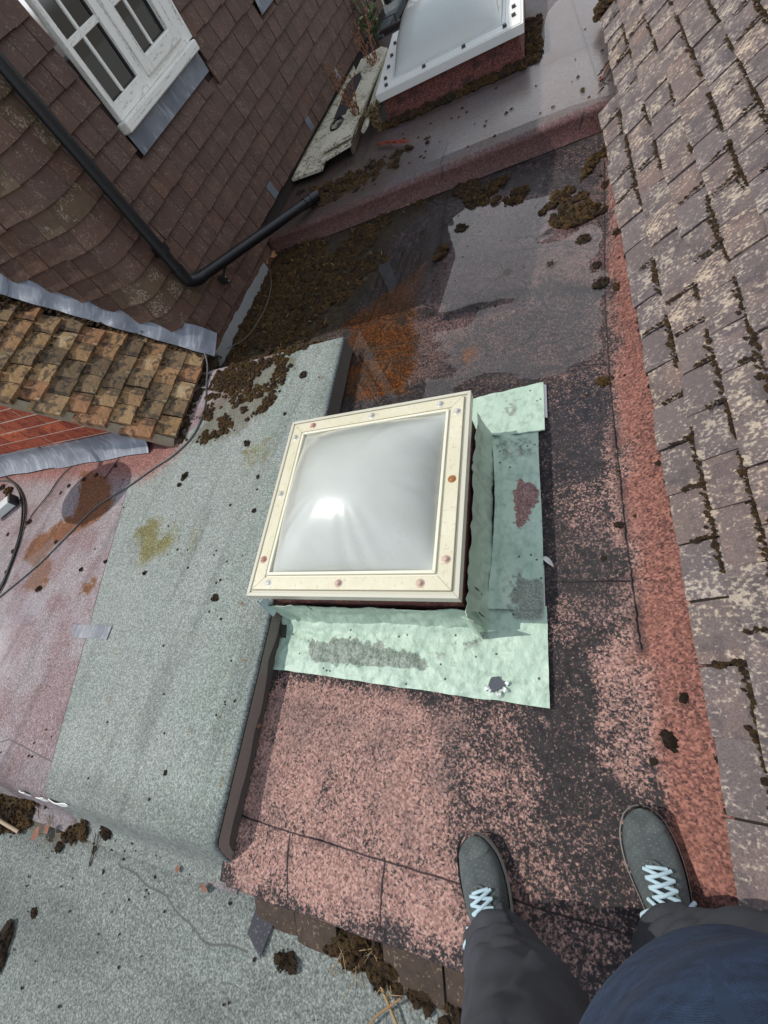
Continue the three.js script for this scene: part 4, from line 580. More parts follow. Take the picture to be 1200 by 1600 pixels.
mossBed('moss_bed', 'moss clump in the far right corner below the felt step', 'moss', scatter(mC3, 80, 0.006, 0.022, (x, z) => hRed(x, z) + 0.004, 0.9, holes));
mossBed('moss_bed', 'low dark moss on the upper roof along the top of the step', 'moss', scatter(mE, 240, 0.006, 0.026, (x, z) => yE + 0.002, 0.7, (x, z) => z < stepZ(x) - 0.04 && fbm(x * 8, z * 8, 227, 3) > 0.46), small);
mossBed('moss_bed', 'blackish moss packed along the foot of the far skylight kerb', 'moss', [...scatter([[-1.06, -3.66], [-0.12, -3.66], [-0.1, -3.58], [-1.06, -3.60]], 260, 0.010, 0.026, () => yE + 0.006, 1.3), ...scatter([[-0.14, -3.6], [-0.06, -3.6], [-0.06, -4.2], [-0.14, -4.2]], 120, 0.010, 0.024, () => yE + 0.006, 1.2)]);
mossBed('moss_litter', 'dark moss litter lying at the edge between the lower roof and pink felt', 'moss', [...scatter(mC, 120, 0.006, 0.024, (x, z) => Math.max(yC, hB(x, z)) + 0.004, 0.9, (x, z) => fbm(x * 8, z * 8, 229, 3) > 0.46), ...scatter([[-2.5, 0.44], [-2.16, 0.44], [-2.18, 0.52], [-2.5, 0.56]], 80, 0.012, 0.03, (x, z) => yC + 0.01, 0.9)]);
mossBed('moss_litter', 'brown moss and litter packed in the gap under the front edge of red felt', 'moss', [...scatter([[-0.72, 0.50], [-0.53, 0.50], [-0.52, 0.60], [-0.72, 0.56]], 90, 0.008, 0.024, (x, z) => -0.075, 1.1), ...scatter([[-0.80, 0.545], [-0.2, 0.60], [-0.2, 0.66], [-0.6, 0.6], [-0.82, 0.56]], 60, 0.006, 0.018, (x, z) => yC + 0.004, 0.9)], small);
const crumbs = [];
for (let i = 0; i < 260; i++) { const x = rr(-1.05, 0.2), z = -2.8 + 2.6 * Math.pow(rnd(), 1.9); if (x > -1.0 && x < -0.3 && z > -1.05) continue; crumbs.push([x, hRed(x, z) + 0.001, z, rr(0.002, 0.006), 0.8]); }
for (let i = 0; i < 160; i++) { const x = rr(-2.9, -1.1), z = rr(-1.6, 0.35) ; const n = fbm(x * 5, z * 5, 231, 2); if (n < 0.5) continue; crumbs.push([x, hB(x, z) + 0.001, z, rr(0.002, 0.006), 0.8]); }
for (let i = 0; i < 90; i++) { const x = rr(-1.9, 0.25), z = -2.95 - 2 * Math.pow(rnd(), 2); crumbs.push([x, yE + 0.003, z, rr(0.004, 0.011), 0.7]); }
for (let i = 0; i < 110; i++) { const x = rr(-2.3, -0.3), z = 0.5 + 0.6 * Math.pow(rnd(), 1.8); crumbs.push([x, yC + 0.004, z, rr(0.002, 0.005), 0.8]); }
mossBed('moss_crumbs', 'tiny scattered crumbs of moss and grit over the felt roofs', 'moss crumbs', crumbs, small);
// moss in the joints of the tiled roof on the right (a part of that roof)
{
  const list = [];
  for (let k = 0; k < 9; k++) for (let z = -3.6; z < 0.6; z += rr(0.002, 0.008)) { if (k === 0 && z < -2.75) continue; const a = fbm(z * 6 + k * 7.3, k * 3.1, 241, 3); if (a < 0.47) continue; const p = roofAt(k + 0.99 - rr(0.0, 0.30) * a * rnd(), z, 0.038); list.push([p[0], p[1], p[2], rr(0.0024, 0.0036 + 0.006 * a * rnd()), 0.5]); }
  for (let k = 0; k < 9; k++) for (let j = -18; j < 6; j++) { const z = -0.962 + j * 0.148 + (k & 1) * 0.082; if (z < -3.6) continue; const a = hash(k, j, 243); if (a < 0.55) continue; for (let t = 0.1 + 0.4 * hash(k, j, 9); t < 1; t += 0.04) { if (rnd() < 0.15) continue; const p = roofAt(k + t, z + rr(-0.005, 0.005), 0.040 + 0.004 * t); list.push([p[0], p[1], p[2], rr(0.002, 0.003 + 0.003 * a), 0.5]); } }
  for (let z = -2.7; z < 0.6; z += rr(0.012, 0.05)) { const p = roofAt(0.02, z, 0.012); list.push([p[0] - 0.004, p[1], p[2], rr(0.004, 0.011), 0.8]); }
  for (let i = 0; i < 160; i++) { const p = roofAt(rr(0.8, 6), rr(-3.72, -3.6), 0.03); list.push([p[0], p[1], p[2], rr(0.01, 0.03), 0.8]); }
  const m = mossBed('moss', 'x', 'x', list); scene.remove(m); for (const c of [...m.children]) { c.name = 'joint_moss'; rightRoof.add(c); c.material = mossMat; }
}
{
  const list = [];
  for (let k = 0; k < 15; k++) for (let i = 0; i < 44; i++) { const p = leanAt(k * 0.107 - 0.012 + rr(-0.012, 0.012), rr(-1.80, -1.22), 0.026); if (fbm(p[2] * 8 + k, k * 2.3, 251, 2) > 0.5) list.push([p[0], p[1], p[2], rr(0.004, 0.011), 0.7, 3 + Math.floor(rnd() * 3)]); }  // dark moss under each tile butt, thickened to stand for step shade
  for (let i = 0; i < 260; i++) { const s = rr(0.0, 1.5), p = leanAt(s, rr(-1.84, -1.76) + (s > 0.9 ? rr(0, 0.06) : 0), 0.045); list.push([p[0], p[1], p[2], rr(0.006, 0.018), 0.8]); }
  for (let i = 0; i < 160; i++) { const p = leanAt(rr(-0.06, 0.02), rr(-1.8, -1.2), 0.0); list.push([p[0] + rr(0, 0.05), Math.max(p[1] - 0.01, 0.08), p[2], rr(0.008, 0.022), 0.7, 5]); }
  const m = mossBed('moss', 'x', 'x', list); scene.remove(m); for (const c of [...m.children]) { c.name = 'roof_moss_and_shade'; lean.add(c); }
}
taken.moss = undefined;
// single clumps
function clump(x, y, z, r, label, col, h = 0.7, group) { const m = solo('moss_clump', small[Math.floor(rnd() * 2)], std(mossCols[col], 1, { map: mossTex, bumpMap: bumpOf(0.15), bumpScale: 0.004 }), label, 'moss clump', group); m.position.set(x, y + r * 0.15, z); m.rotation.y = rnd() * 6; m.scale.set(r, r * h, r * rr(0.75, 1.1)); if (r > 0.011) { const parts = [m.geometry.clone().scale(0.7, 0.7, 0.7)]; for (let k = 0; k < 7; k++) { const a = rr(0, 6.3), s = rr(0.25, 0.5), d = rr(0.4, 0.85); parts.push(clumps[k % 4].clone().scale(s, s, s).translate(d * Math.cos(a), rr(-0.1, 0.25), d * Math.sin(a))); } for (let k = 0; k < 26; k++) { const a = rr(0, 6.3), d = Math.sqrt(rnd()); parts.push(tuft.clone().scale(0.3, 0.3, 0.3).translate(d * Math.cos(a), 0.5 * (1 - d * d), d * Math.sin(a))); } m.geometry = join(parts); } return m; }
[['loose moss mound below the middle of the step', 0], ['moss mound touching the step below its middle, just behind another mound', 3], ['round moss clump alone in the wet below the big broken patch', 1], ['small moss clump left of a like one on the wet far felt', 0], ['moss clump on the wet felt nearest the big broken patch', 3], ['dark moss heap on the lap seam beside the red strip', 5], ['moss heap on the red strip under the tiles, beside the dark heap', 0], ['small dark moss piece left of the dark heap on the seam', 5], ['moss knob on the red strip below the big broken patch', 3], ['single brown moss tuft on the seam level with the near skylight', 2]].forEach(([l, c], i) => { const [x, z, r] = cA[i], n = i < 7 ? 4 : 1; const m = clump(x, hRed(x, z), z, r * (n > 1 ? 0.62 : 0.75), l, c, 0.55); });
['dark pellet of moss on the red strip beside the tiles, furthest one', 'round dark pellet by the seam on the red strip, level with the skylight middle', 'dark pebble of moss on the red strip above the right shoe', 'twiggy dark moss patch on the red strip just beyond the right shoe', 'small moss bit between the right shoe and the twiggy patch', 'moss speck on the dark felt left of the seam', 'moss speck on the seam beside the brown tuft'].forEach((l, i) => { const [x, z, r] = sA[i]; clump(x, hRed(x, z), z, r * 0.9, l, 5, 0.6); });
const pellets = [[cB, hB], [cD, hB], [cC, () => yC]];
const where = [['round moss ball on green felt nearest the skylight corner', 'dark moss pellet below the olive stain on the green felt', 'moss pellet above the olive stain, nearest the lean-to', 'small pellet just below the one nearest the lean-to', 'pellet on the green felt beside the left side of the skylight frame', 'lower pellet beside the left side of the skylight frame', 'moss ball outermost of the three at the far edge of green felt', 'small moss ball among the three at the far edge of green felt', 'moss ball nearest the puddle among three at the far green edge', 'brown moss ball set apart from the mossy corner of green felt', 'tiny brown crumb midway along the near green felt', 'tiny crumb close to the round moss ball by the skylight', 'pellet on the seam between pink and green felt', 'tiny pellet near the far left corner of the skylight frame'],
  ['moss pellet between the black cables on pink felt', 'moss pellet touching the grey cable across the pink felt', 'moss pellet at the edge of the pale puddle', 'pellet in the dish shadow under the brick flashing', 'pellet left of the dish shadow under the flashing', 'second pellet left of the dish shadow', 'farthest left pellet of the row by the dish shadow', 'pellet right of the dish shadow under the flashing end', 'pellet alone between puddle and green felt on pink felt', 'pellet at the frame edge beside the joined black cables', 'pellet on the inner side of the joined black cables', 'pellet lowest along the joined black cables', 'yellow-brown moss ball beside the white connector', 'dark moss ball behind the white connector'],
  ['dark pellet on the open lower grey roof', 'brown oval moss lump at the left of the lower grey roof', 'moss lump below the litter on the lower roof', 'stringy moss heap beside the dark felt strip on the lower roof', 'first small pellet right of the litter on the lower roof', 'second small pellet right of the litter on the lower roof', 'pellet under the wire on the lower roof', 'speck right of the open pellet on the lower roof', 'speck below the wire on the lower roof']];
pellets.forEach(([list, f], k) => list.forEach(([x, z, r], i) => { const m = clump(x, f(x, z), z, r * 0.85, where[k][i], k === 1 && i === 12 ? 2 : i % 3 ? 5 : 3, 0.75); if (k === 2 && i === 1) m.scale.z *= 1.7; }));

// ---------------------------------------------------------------- black downpipe
const blackPlastic = std(S(24, 26, 30), 0.34, { bumpMap: bumpOf(0.8, roughBump), bumpScale: 0.0006 });
const pipe = thing('downpipe', 'black plastic rainwater pipe bending off the tiled wall onto the upper roof', 'drainpipe');
{
  const a = wp(0.205, 2.08, 0.072), e = [-1.881, 0.40, -2.026], b = [-1.478, 0.168, -2.945], d = V(b[0] - e[0], b[1] - e[1], b[2] - e[2]).normalize(), k = [e[0] + d.x * 0.06, e[1] + d.y * 0.06, e[2] + d.z * 0.06];
  mesh('upright', rod(a, [e[0], 0.47, e[2]], 0.0285, 0.0285, 24), blackPlastic, pipe);
  mesh('bend', tube([[e[0], 0.50, e[2]], [e[0], 0.455, e[2]], [e[0] + d.x * 0.008, 0.417, e[2] + d.z * 0.008], k, [k[0] + d.x * 0.04, k[1] + d.y * 0.04, k[2] + d.z * 0.04]], 0.0315, 30, 20), blackPlastic, pipe);
  mesh('lower_run', rod(k, b, 0.0285, 0.0285, 24), blackPlastic, pipe);
  const at = t => [b[0] - d.x * t, b[1] - d.y * t, b[2] - d.z * t];
  mesh('collar', rod(at(0.05), at(0.004), 0.032, 0.032, 24), blackPlastic, pipe); mesh('collar', rod(at(0.0), at(-0.075), 0.0335, 0.0345, 24), blackPlastic, pipe);
  mesh('collar', rod([e[0], 0.50, e[2]], [e[0], 0.47, e[2]], 0.034, 0.034, 24), blackPlastic, pipe);
  const c = V(...wp(0.2, 0.60, 0.072));
  mesh('bracket', join([rod([c.x, 0.615, c.z], [c.x, 0.585, c.z], 0.0325, 0.0325, 20), box(0, 0, 0, 0.02, 0.05, 0.09, 0.004).rotateY(YAW + 1.2).translate(c.x - 0.03, 0.6, c.z + 0.01)]), blackPlastic, pipe);
  const s = V(...wp(0.42, 0.245, 0.045));
  mesh('bracket', join([box(s.x, s.y, s.z, 0.05, 0.055, 0.02, 0.004), rod([s.x, s.y + 0.01, s.z], [s.x + 0.06, s.y + 0.06, s.z - 0.02], 0.007, 0.007, 10)]), std(S(40, 36, 34), 0.6), pipe);
  for (const y of [0.012, -0.016]) mesh('screw', new THREE.SphereGeometry(0.006, 10, 8).translate(s.x + 0.026, s.y + y, s.z), std(S(150, 150, 146), 0.4, { metalness: 0.6 }), pipe);
}

// ---------------------------------------------------------------- three dismantled boards stacked on the upper roof
const boardTex = dataTex(512, 512, (x, y) => { const n = fbm(x / 80, y / 80, 261, 4), m = sst(0.6, 0.7, vn(x / 6, y / 6, 262) * 0.6 + fbm(x / 40, y / 40, 263, 2) * 0.45); return mix3(mix3([206, 203, 190], [232, 229, 216], n), [104, 98, 80], m * 0.6); }, true, true);
const boardMat = std(S(248, 246, 236), 0.55, { map: boardTex, bumpMap: bumpOf(0.4, roughBump), bumpScale: 0.002 }), slotMat = std(S(46, 46, 48), 0.75);
solo('board', plate([[-1.725, -3.36], [-1.475, -3.325], [-1.43, -4.62], [-1.50, -4.86], [-1.565, -4.70]], 0.018).translate(0, 0.145, 0), boardMat, 'wide pale weathered board lying lowest beside the tile-hung wall', 'board');
{
  const g = thing('board', 'pale board with a dark slot and ragged round hole atop the stack', 'board');
  const s = new THREE.Shape([[-1.468, -3.41], [-1.241, -3.453], [-1.137, -4.607], [-1.20, -4.70], [-1.37, -4.66]].map(([x, z]) => new THREE.Vector2(x, -z))); const h = new THREE.Path(); for (let i = 0; i < 18; i++) { const a = -i / 18 * 2 * Math.PI, r = 0.040 + 0.012 * hash(i, 1, 271); h[i ? 'lineTo' : 'moveTo'](-1.395 + r * Math.cos(a), 3.70 + r * 1.5 * Math.sin(a)); } s.holes.push(h);
  mesh('sheet', new THREE.ExtrudeGeometry(s, { depth: 0.016, bevelEnabled: true, bevelSize: 0.001, bevelThickness: 0.001, bevelSegments: 1 }).rotateX(-Math.PI / 2).translate(0, 0.204, 0), boardMat, g);
  mesh('slot', plate([[-1.44, -3.80], [-1.345, -3.80], [-1.30, -4.30], [-1.335, -4.40], [-1.385, -4.38], [-1.42, -4.3]], 0.002, 0.0005).translate(0, 0.2225, 0), slotMat, g);
  const ringPts = []; for (let i = 0; i < 18; i++) { const a = i / 18 * 2 * Math.PI, r = 0.043 + 0.008 * hash(i, 4, 272); ringPts.push([-1.395 + r * Math.cos(a), 0.222 + 0.004 * hash(i, 2, 3), -3.70 + 1.5 * r * Math.sin(a)]); } ringPts.push(ringPts[0]);
  mesh('hole_lip', tube(ringPts, 0.007, 60, 6), std(S(40, 40, 40), 0.4), g);
}
solo('board', plate([[-1.468, -3.362], [-1.262, -3.425], [-1.18, -4.55], [-1.32, -4.6]], 0.018).translate(0, 0.170, 0), boardMat, 'middle pale board of the stack, its end showing below the cut one', 'board');
solo('board', box(0, 0, 0, 0.05, 0.022, 1.08, 0.002).rotateZ(0.5).rotateY(-0.02).translate(-1.155, 0.19, -4.06), boardMat, 'narrow pale batten leaning beside the far skylight kerb', 'board');
solo('board', box(0, 0, 0, 0.018, 0.07, 1.15, 0.002).rotateZ(-0.1).rotateY(-0.06).translate(-1.235, 0.15, -4.02), std(S(96, 86, 74), 0.85), 'dark batten on edge between the cut board and the narrow batten', 'board');

// ---------------------------------------------------------------- plants
function leafGeo(l, w) { return sheet(4, 6, (a, b) => { const t = b, ww = w * Math.pow(Math.sin(Math.PI * Math.min(1, t * 0.96 + 0.03)), 0.8) * (2 * a - 1); return [ww, 0.12 * l * Math.sin(t * 2.4) + Math.abs(2 * a - 1) * w * 0.3, t * l]; }); }
{
  const g = thing('young_shrub', 'young green shrub growing at the foot of the tile-hung wall at the far end', 'shrub', [-1.33, 0.11, -5.12]), stems = [], green = [S(92, 116, 70), S(120, 138, 92), S(150, 160, 122)].map(c => std(c, 0.6));
  const leaf = leafGeo(0.055, 0.018), pts = [];
  for (let i = 0; i < 7; i++) { const a = i * 0.9, h = rr(0.25, 0.52), q = [[0, 0, 0], [0.05 * Math.cos(a), h * 0.5, 0.05 * Math.sin(a)], [0.13 * Math.cos(a + 0.3), h, 0.12 * Math.sin(a + 0.3)]]; stems.push(tube(q, 0.0035, 14, 5)); for (let t = 0.3; t <= 1; t += 0.09) { const c = new THREE.CatmullRomCurve3(q.map(p => V(...p))).getPoint(t); pts.push(c); } }
  mesh('stem', join(stems), std(S(96, 84, 60), 0.9), g);
  let n = 0; for (const c of pts) for (let k = 0; k < 2; k++) { const l = mesh(numbered('shrub_leaf'), leaf, green[n++ % 3], g); l.position.copy(c); l.rotation.set(rr(-0.6, 0.3), rr(0, 6.3), rr(-0.4, 0.4)); l.scale.setScalar(rr(0.7, 1.2)); }
}
function weed(name, label, base, col, h, n, lean, cat = 'weed') {
  const g = thing(name, label, cat, base), st = [], tw = [];
  for (let i = 0; i < n; i++) { const a = rr(0, 6.3), r = rr(0.02, 0.10), hh = h * rr(0.6, 1.1), top = [lean[0] * hh + r * Math.cos(a), hh, lean[1] * hh + r * Math.sin(a)], q = [[rr(-0.02, 0.02), 0, rr(-0.03, 0.03)], [top[0] * 0.4, hh * 0.5, top[2] * 0.45], top]; st.push(tube(q, 0.0026, 12, 5)); const c = new THREE.CatmullRomCurve3(q.map(p => V(...p))); for (let t = 0.2; t < 1; t += 0.06) { const p = c.getPoint(t), l = rr(0.01, 0.035), b = rr(0, 6.3); tw.push(rod([p.x, p.y, p.z], [p.x + l * Math.cos(b), p.y + l * 0.8, p.z + l * Math.sin(b)], 0.0022, 0.001, 4), new THREE.IcosahedronGeometry(rr(0.004, 0.008), 0).scale(1, 1.6, 1).translate(p.x + l * Math.cos(b), p.y + l * 0.8, p.z + l * Math.sin(b))); } }
  const m = std(col, 0.9); mesh('stalk', join(st), m, g); const x = mesh('dry_leaves', join(tw.map(q => q.index ? q.toNonIndexed() : q)), m, g); x.userData.kind = 'stuff'; return g;
}
weed('dead_weed', 'dry rusty-brown weed growing up beside the cut board with the hole', [-1.225, 0.12, -3.66], S(132, 92, 64), 0.34, 6, [-0.35, -0.5]);
weed('dead_weed', 'tall pinkish dead weed between the far end of the boards and the white dome', [-1.215, 0.12, -4.40], S(150, 104, 82), 0.42, 6, [-0.1, -0.35]);
weed('dead_weed', 'straw-coloured withered tuft by the corner of the far skylight kerb', [-1.10, 0.115, -3.62], S(120, 104, 70), 0.12, 9, [0, 0]);
{
  const g = thing('fallen_sprig', 'dead red sprig lying on the upper roof in front of the boards', 'sprig', [0, 0.125, 0]), st = [tube([[-1.08, 0, -3.40], [-0.97, 0.012, -3.335], [-0.855, 0.004, -3.262]], 0.005, 16, 6)], tw = [];
  for (let i = 0; i < 40; i++) { const t = rnd(), x = lerp(-1.08, -0.855, t), z = lerp(-3.40, -3.262, t), a = rr(0, 6.3), l = rr(0.015, 0.04); tw.push(rod([x, 0.006, z], [x + l * Math.cos(a), rr(0, 0.02), z + l * Math.sin(a)], 0.004, 0.001, 4)); }
  mesh('stalk', join(st), std(S(134, 54, 40), 0.9), g); mesh('twigs', join(tw), std(S(150, 66, 48), 0.9), g);
}
// dry leaves
const curl = (() => { const g = sheet(4, 8, (a, b) => { const w = 0.45 * Math.sin(Math.PI * clamp(b * 0.94 + 0.03)) * (2 * a - 1); return [w, 0.25 * Math.abs(w) + 0.25 * b * b, b - 0.5]; }); return g; })();
function leaves(label, spots, col) { spots.forEach(([x, y, z, s, r], i) => { const m = solo('dry_leaf', curl, std(col, 0.85), Array.isArray(label) ? label[i] : label, 'leaf', Array.isArray(label) ? undefined : 'curled dry leaves in the moss by the downpipe'); m.position.set(x, y, z); m.rotation.set(rr(-0.3, 0.3), r, rr(-0.4, 0.4)); m.scale.setScalar(s); }); }
leaves('pale brown curled leaf in the moss beside the wall under the downpipe', Array.from({ length: 14 }, (_, i) => [-1.84 + rr(-0.06, 0.07), 0.045, -2.70 + rr(-0.25, 0.12), rr(0.03, 0.055), rr(0, 6)]), S(158, 112, 76));
leaves(['reddish curled leaf lying near the dark felt strip on the lower roof', 'rust-red leaf in the litter at the left of the lower roof', 'small rust leaf right of another in the litter on the lower roof', 'tan leaf on the lower roof edge near the green felt corner', 'red leaf fragment on the upright lip of the green felt'], [[-1.20, yC + 0.014, 0.535, 0.035, 1.9], [-2.07, yC + 0.03, 0.555, 0.055, 1.3], [-2.02, yC + 0.03, 0.53, 0.04, 2.2], [-1.33, yC + 0.012, 0.515, 0.022, 0.4], [-1.05, 0.03, 0.05, 0.018, 0.3]], S(128, 86, 68));

// ---------------------------------------------------------------- cables, connector, hooks and other small things
const liftB = (pts, d = 0.006) => pts.map(([x, z]) => [x, (z > -1.69 ? hB(x, z) : 0.03) + d, z]);
solo('cable', tube([[-1.95, 0.20, -1.86], [-1.90, 0.13, -1.73], ...liftB([[-1.875, -1.581], [-1.817, -1.39], [-1.83, -1.226], [-1.92, -1.12], [-2.03, -1.056], [-2.213, -0.94], [-2.369, -0.858], [-2.519, -0.68], [-2.637, -0.538], [-2.842, -0.363], [-3.1, -0.15]])], 0.0045, 140, 8), std(S(92, 90, 90), 0.5), 'grey cable running from the house corner across the pink felt', 'cable');
const blk = std(S(28, 28, 32), 0.5);
solo('cable', tube(liftB([[-3.68, -1.16], [-3.351, -1.1], [-3.127, -0.941], [-2.981, -0.741], [-2.909, -0.544], [-2.889, -0.416], [-2.95, -0.2]], 0.008), 0.005, 90, 8), blk, 'black cable looping down from the brick flashing, outer of two', 'cable');
solo('cable', tube(liftB([[-3.5, -1.165], [-3.26, -1.06], [-3.07, -0.91], [-2.955, -0.72], [-2.895, -0.52], [-2.876, -0.40], [-2.93, -0.2]], 0.008), 0.005, 90, 8), blk, 'black cable looping down from the brick flashing, inner of two', 'cable');
solo('cable', tube(liftB([[-2.80, -1.165], [-2.86, -1.09], [-2.888, -0.985], [-2.945, -0.863], [-2.966, -0.76]], 0.006), 0.003, 50, 6), blk, 'thin black wire joining the two black cables from the flashing', 'wire');
solo('cable', tube([...liftB([[-2.37, -1.166], [-2.385, -1.10], [-2.42, -1.03]], 0.006)], 0.0028, 30, 6), blk, 'short thin wire hanging below the brick flashing into the dish shadow', 'wire');
solo('cable', tube([[-3.05, 0.80, -1.66], [-2.86, 0.66, -1.70], [-2.66, 0.565, -1.74]], 0.006, 40, 8), std(S(176, 172, 164), 0.6), 'pale cable lying along the top of the lean-to below its lead', 'cable');
solo('cable', tube([[-1.761, 0.05, -2.564], [-1.688, 0.055, -2.352], [-1.685, 0.05, -2.153], [-1.76, 0.05, -1.95], [-1.86, 0.07, -1.87]], 0.0028, 60, 6), std(S(90, 84, 78), 0.6), 'thin wire trailing through the moss bed beside the wall', 'wire');
{
  const g = thing('connector_box', 'white cable connector with a black end at the left edge of pink felt', 'connector', [-3.24, hB(-3.24, -0.9) + 0.035, -0.90], 0.7);
  mesh('case', box(0, 0, 0, 0.15, 0.05, 0.07, 0.008), std(S(196, 204, 202), 0.5), g); mesh('end_cap', box(0.082, 0, 0, 0.02, 0.056, 0.076, 0.004), blk, g);
}
{
  const g = thing('pipe_stub', 'short pale plastic pipe stub lying by the far end of the tiled roof', 'pipe');
  const a = [0.262, 0.165, -3.70], b = [0.312, 0.15, -3.43], pm = std(S(196, 196, 180), 0.5);
  mesh('tube', rod(a, b, 0.021, 0.021, 20), pm, g); mesh('mouth', rod([0.2612, 0.1652, -3.7045], [0.262, 0.165, -3.70], 0.019, 0.019, 20), std(S(22, 22, 22), 0.8), g); mesh('collar', rod([0.2625, 0.165, -3.697], [0.267, 0.164, -3.67], 0.024, 0.024, 20), pm, g);
}
solo('hook', tube([[0.212, 0.125, -3.04], [0.205, 0.125, -3.055], [0.213, 0.125, -3.075], [0.226, 0.126, -3.06], [0.218, 0.126, -3.035], [0.222, 0.126, -3.06], [0.245, 0.128, -3.13], [0.274, 0.13, -3.215]], 0.0055, 50, 8), std(S(116, 78, 66), 0.7, { metalness: 0.2 }), 'rusty curled hook lying on the wet upper roof near the tiles', 'hook');
solo('feather', sheet(4, 12, (a, b) => { const w = 0.007 * Math.sin(Math.PI * clamp(b * 0.9 + 0.08)) * (2 * a - 1); return [-0.135 + 0.034 * b + w, hRed(-0.12, -0.53) + 0.006 + 0.008 * Math.sin(b * 4) + Math.abs(w) * 0.5, -0.55 + 0.034 * b - w * 0.6]; }), std(S(214, 212, 206), 0.8), 'small white feather stuck at the right edge of the green flashing', 'feather');
solo('felt_patch', slab(14, 6, (a, b) => { const x = lerp(-2.145, -1.885, a) + 0.028 * b * (1 - a), z = lerp(-0.240, -0.183, b) + 0.004 * Math.sin(a * 7); return [x, hB(x, z) + 0.004 + 0.002 * Math.sin(a * 9), z]; }, 0.003, q => [q[0] * 2, q[2] * 2]), std(S(196, 196, 204), 0.4, { map: leadTex }), 'small grey rectangular patch across the seam of pink and green felt', 'patch');
solo('felt_strip', slab(4, 24, (a, b) => { const x = lerp(lerp(-0.985, -0.90, a), lerp(-1.004, -0.945, a), b), z = lerp(lerp(0.476, 0.482, a), lerp(0.605, 0.645, a), b), y = Math.max(yC + 0.009, lerp(-0.03, yC, sst(0, 0.4, b))); return [x, y + 0.002 * Math.sin(b * 9), z]; }, 0.003), std(S(92, 92, 100), 0.7, { map: (() => { const t = dataTex(128, 256, (x, y) => hash(x >> 2, y >> 2, 281) > 0.93 ? [240, 236, 230] : [150, 150, 158]); t.repeat.set(8, 4); t.wrapS = t.wrapT = THREE.RepeatWrapping; return t; })(), bumpMap: bumpOf(0.3), bumpScale: 0.002 }), 'dark felt strip hanging from the green roof corner onto the lower roof', 'felt strip');
solo('felt_scrap', slab(4, 8, (a, b) => [lerp(-1.066, -1.042, a) + 0.01 * b, hRed(-1.05, -0.27) + 0.012 + 0.012 * Math.sin(b * 3), lerp(-0.315, -0.243, b)], 0.003), std(S(62, 58, 56), 0.85), 'dark felt scrap at the left end of the green flashing beside the lip', 'felt scrap');
{
  const g = thing('torn_patch', 'torn hole in the front green flashing with curled silver edges and dark felt', 'tear', [-0.264, hRed(-0.264, -0.155) + 0.0205, -0.155]);
  mesh('bitumen', plate(Array.from({ length: 14 }, (_, i) => { const a = i / 14 * 6.283, r = 0.014 + 0.018 * hash(i, 3, 291); return [r * Math.cos(a), r * 0.9 * Math.sin(a)]; }), 0.003), std(S(104, 108, 116), 0.6, { bumpMap: bumpOf(0.1), bumpScale: 0.004 }), g);
  const foil = std(S(226, 230, 228), 0.35, { metalness: 0.4 });
  for (let i = 0; i < 6; i++) { const a = 0.2 + i * 0.5 + rr(-0.15, 0.15), r = 0.020 + rr(0, 0.006); const m = mesh('curl', slab(3, 4, (u, v) => [(u - 0.5) * 0.014 * (1 - v * 0.6), 0.006 * Math.sin(v * 3.2), v * 0.02], 0.0006), foil, g); m.position.set(r * Math.cos(a), 0.003, r * 0.9 * Math.sin(a)); m.rotation.y = -a + Math.PI / 2 + rr(-0.9, 0.9); m.scale.set(rr(0.5, 1.1), 1, rr(0.4, 1.0)); }
}
solo('twig', tube([[-0.59, yC + 0.03, 0.50], [-0.585, yC + 0.02, 0.53], [-0.566, yC + 0.014, 0.592], [-0.53, yC + 0.02, 0.63], [-0.49, yC + 0.012, 0.68]], 0.0042, 40, 6), std(S(158, 132, 92), 0.85), 'long straw-coloured twig on the lower roof below the front felt edge', 'twig');
solo('twig', tube([[-2.5, yC + 0.06, 0.50], [-2.35, yC + 0.05, 0.545], [-2.2, yC + 0.02, 0.575]], 0.007, 30, 6), std(S(176, 156, 132), 0.85), 'bent pale stick at the left of the litter on the lower roof', 'stick');
solo('twig', tube([[-0.60, yC + 0.012, 0.70], [-0.57, yC + 0.02, 0.66], [-0.50, yC + 0.03, 0.60]], 0.003, 20, 5), std(S(140, 110, 76), 0.85), 'short forked twig beside the long one on the lower roof', 'twig');
solo('wire', tube([[-1.77, yC + 0.012, 0.50], [-1.762, yC + 0.006, 0.56], [-1.757, yC + 0.005, 0.60], [-1.750, yC + 0.006, 0.56], [-1.75, yC + 0.012, 0.50]], 0.0018, 40, 5), std(S(60, 50, 44), 0.7), 'thin looped wire hanging from the litter onto the lower roof', 'wire');
solo('rod', rod([-2.55, yC + 0.02, 0.94], [-2.0, yC + 0.012, 1.16], 0.012, 0.012, 10), std(S(70, 72, 78), 0.6), 'dark thin rod lying at the lower left of the lower roof', 'rod');
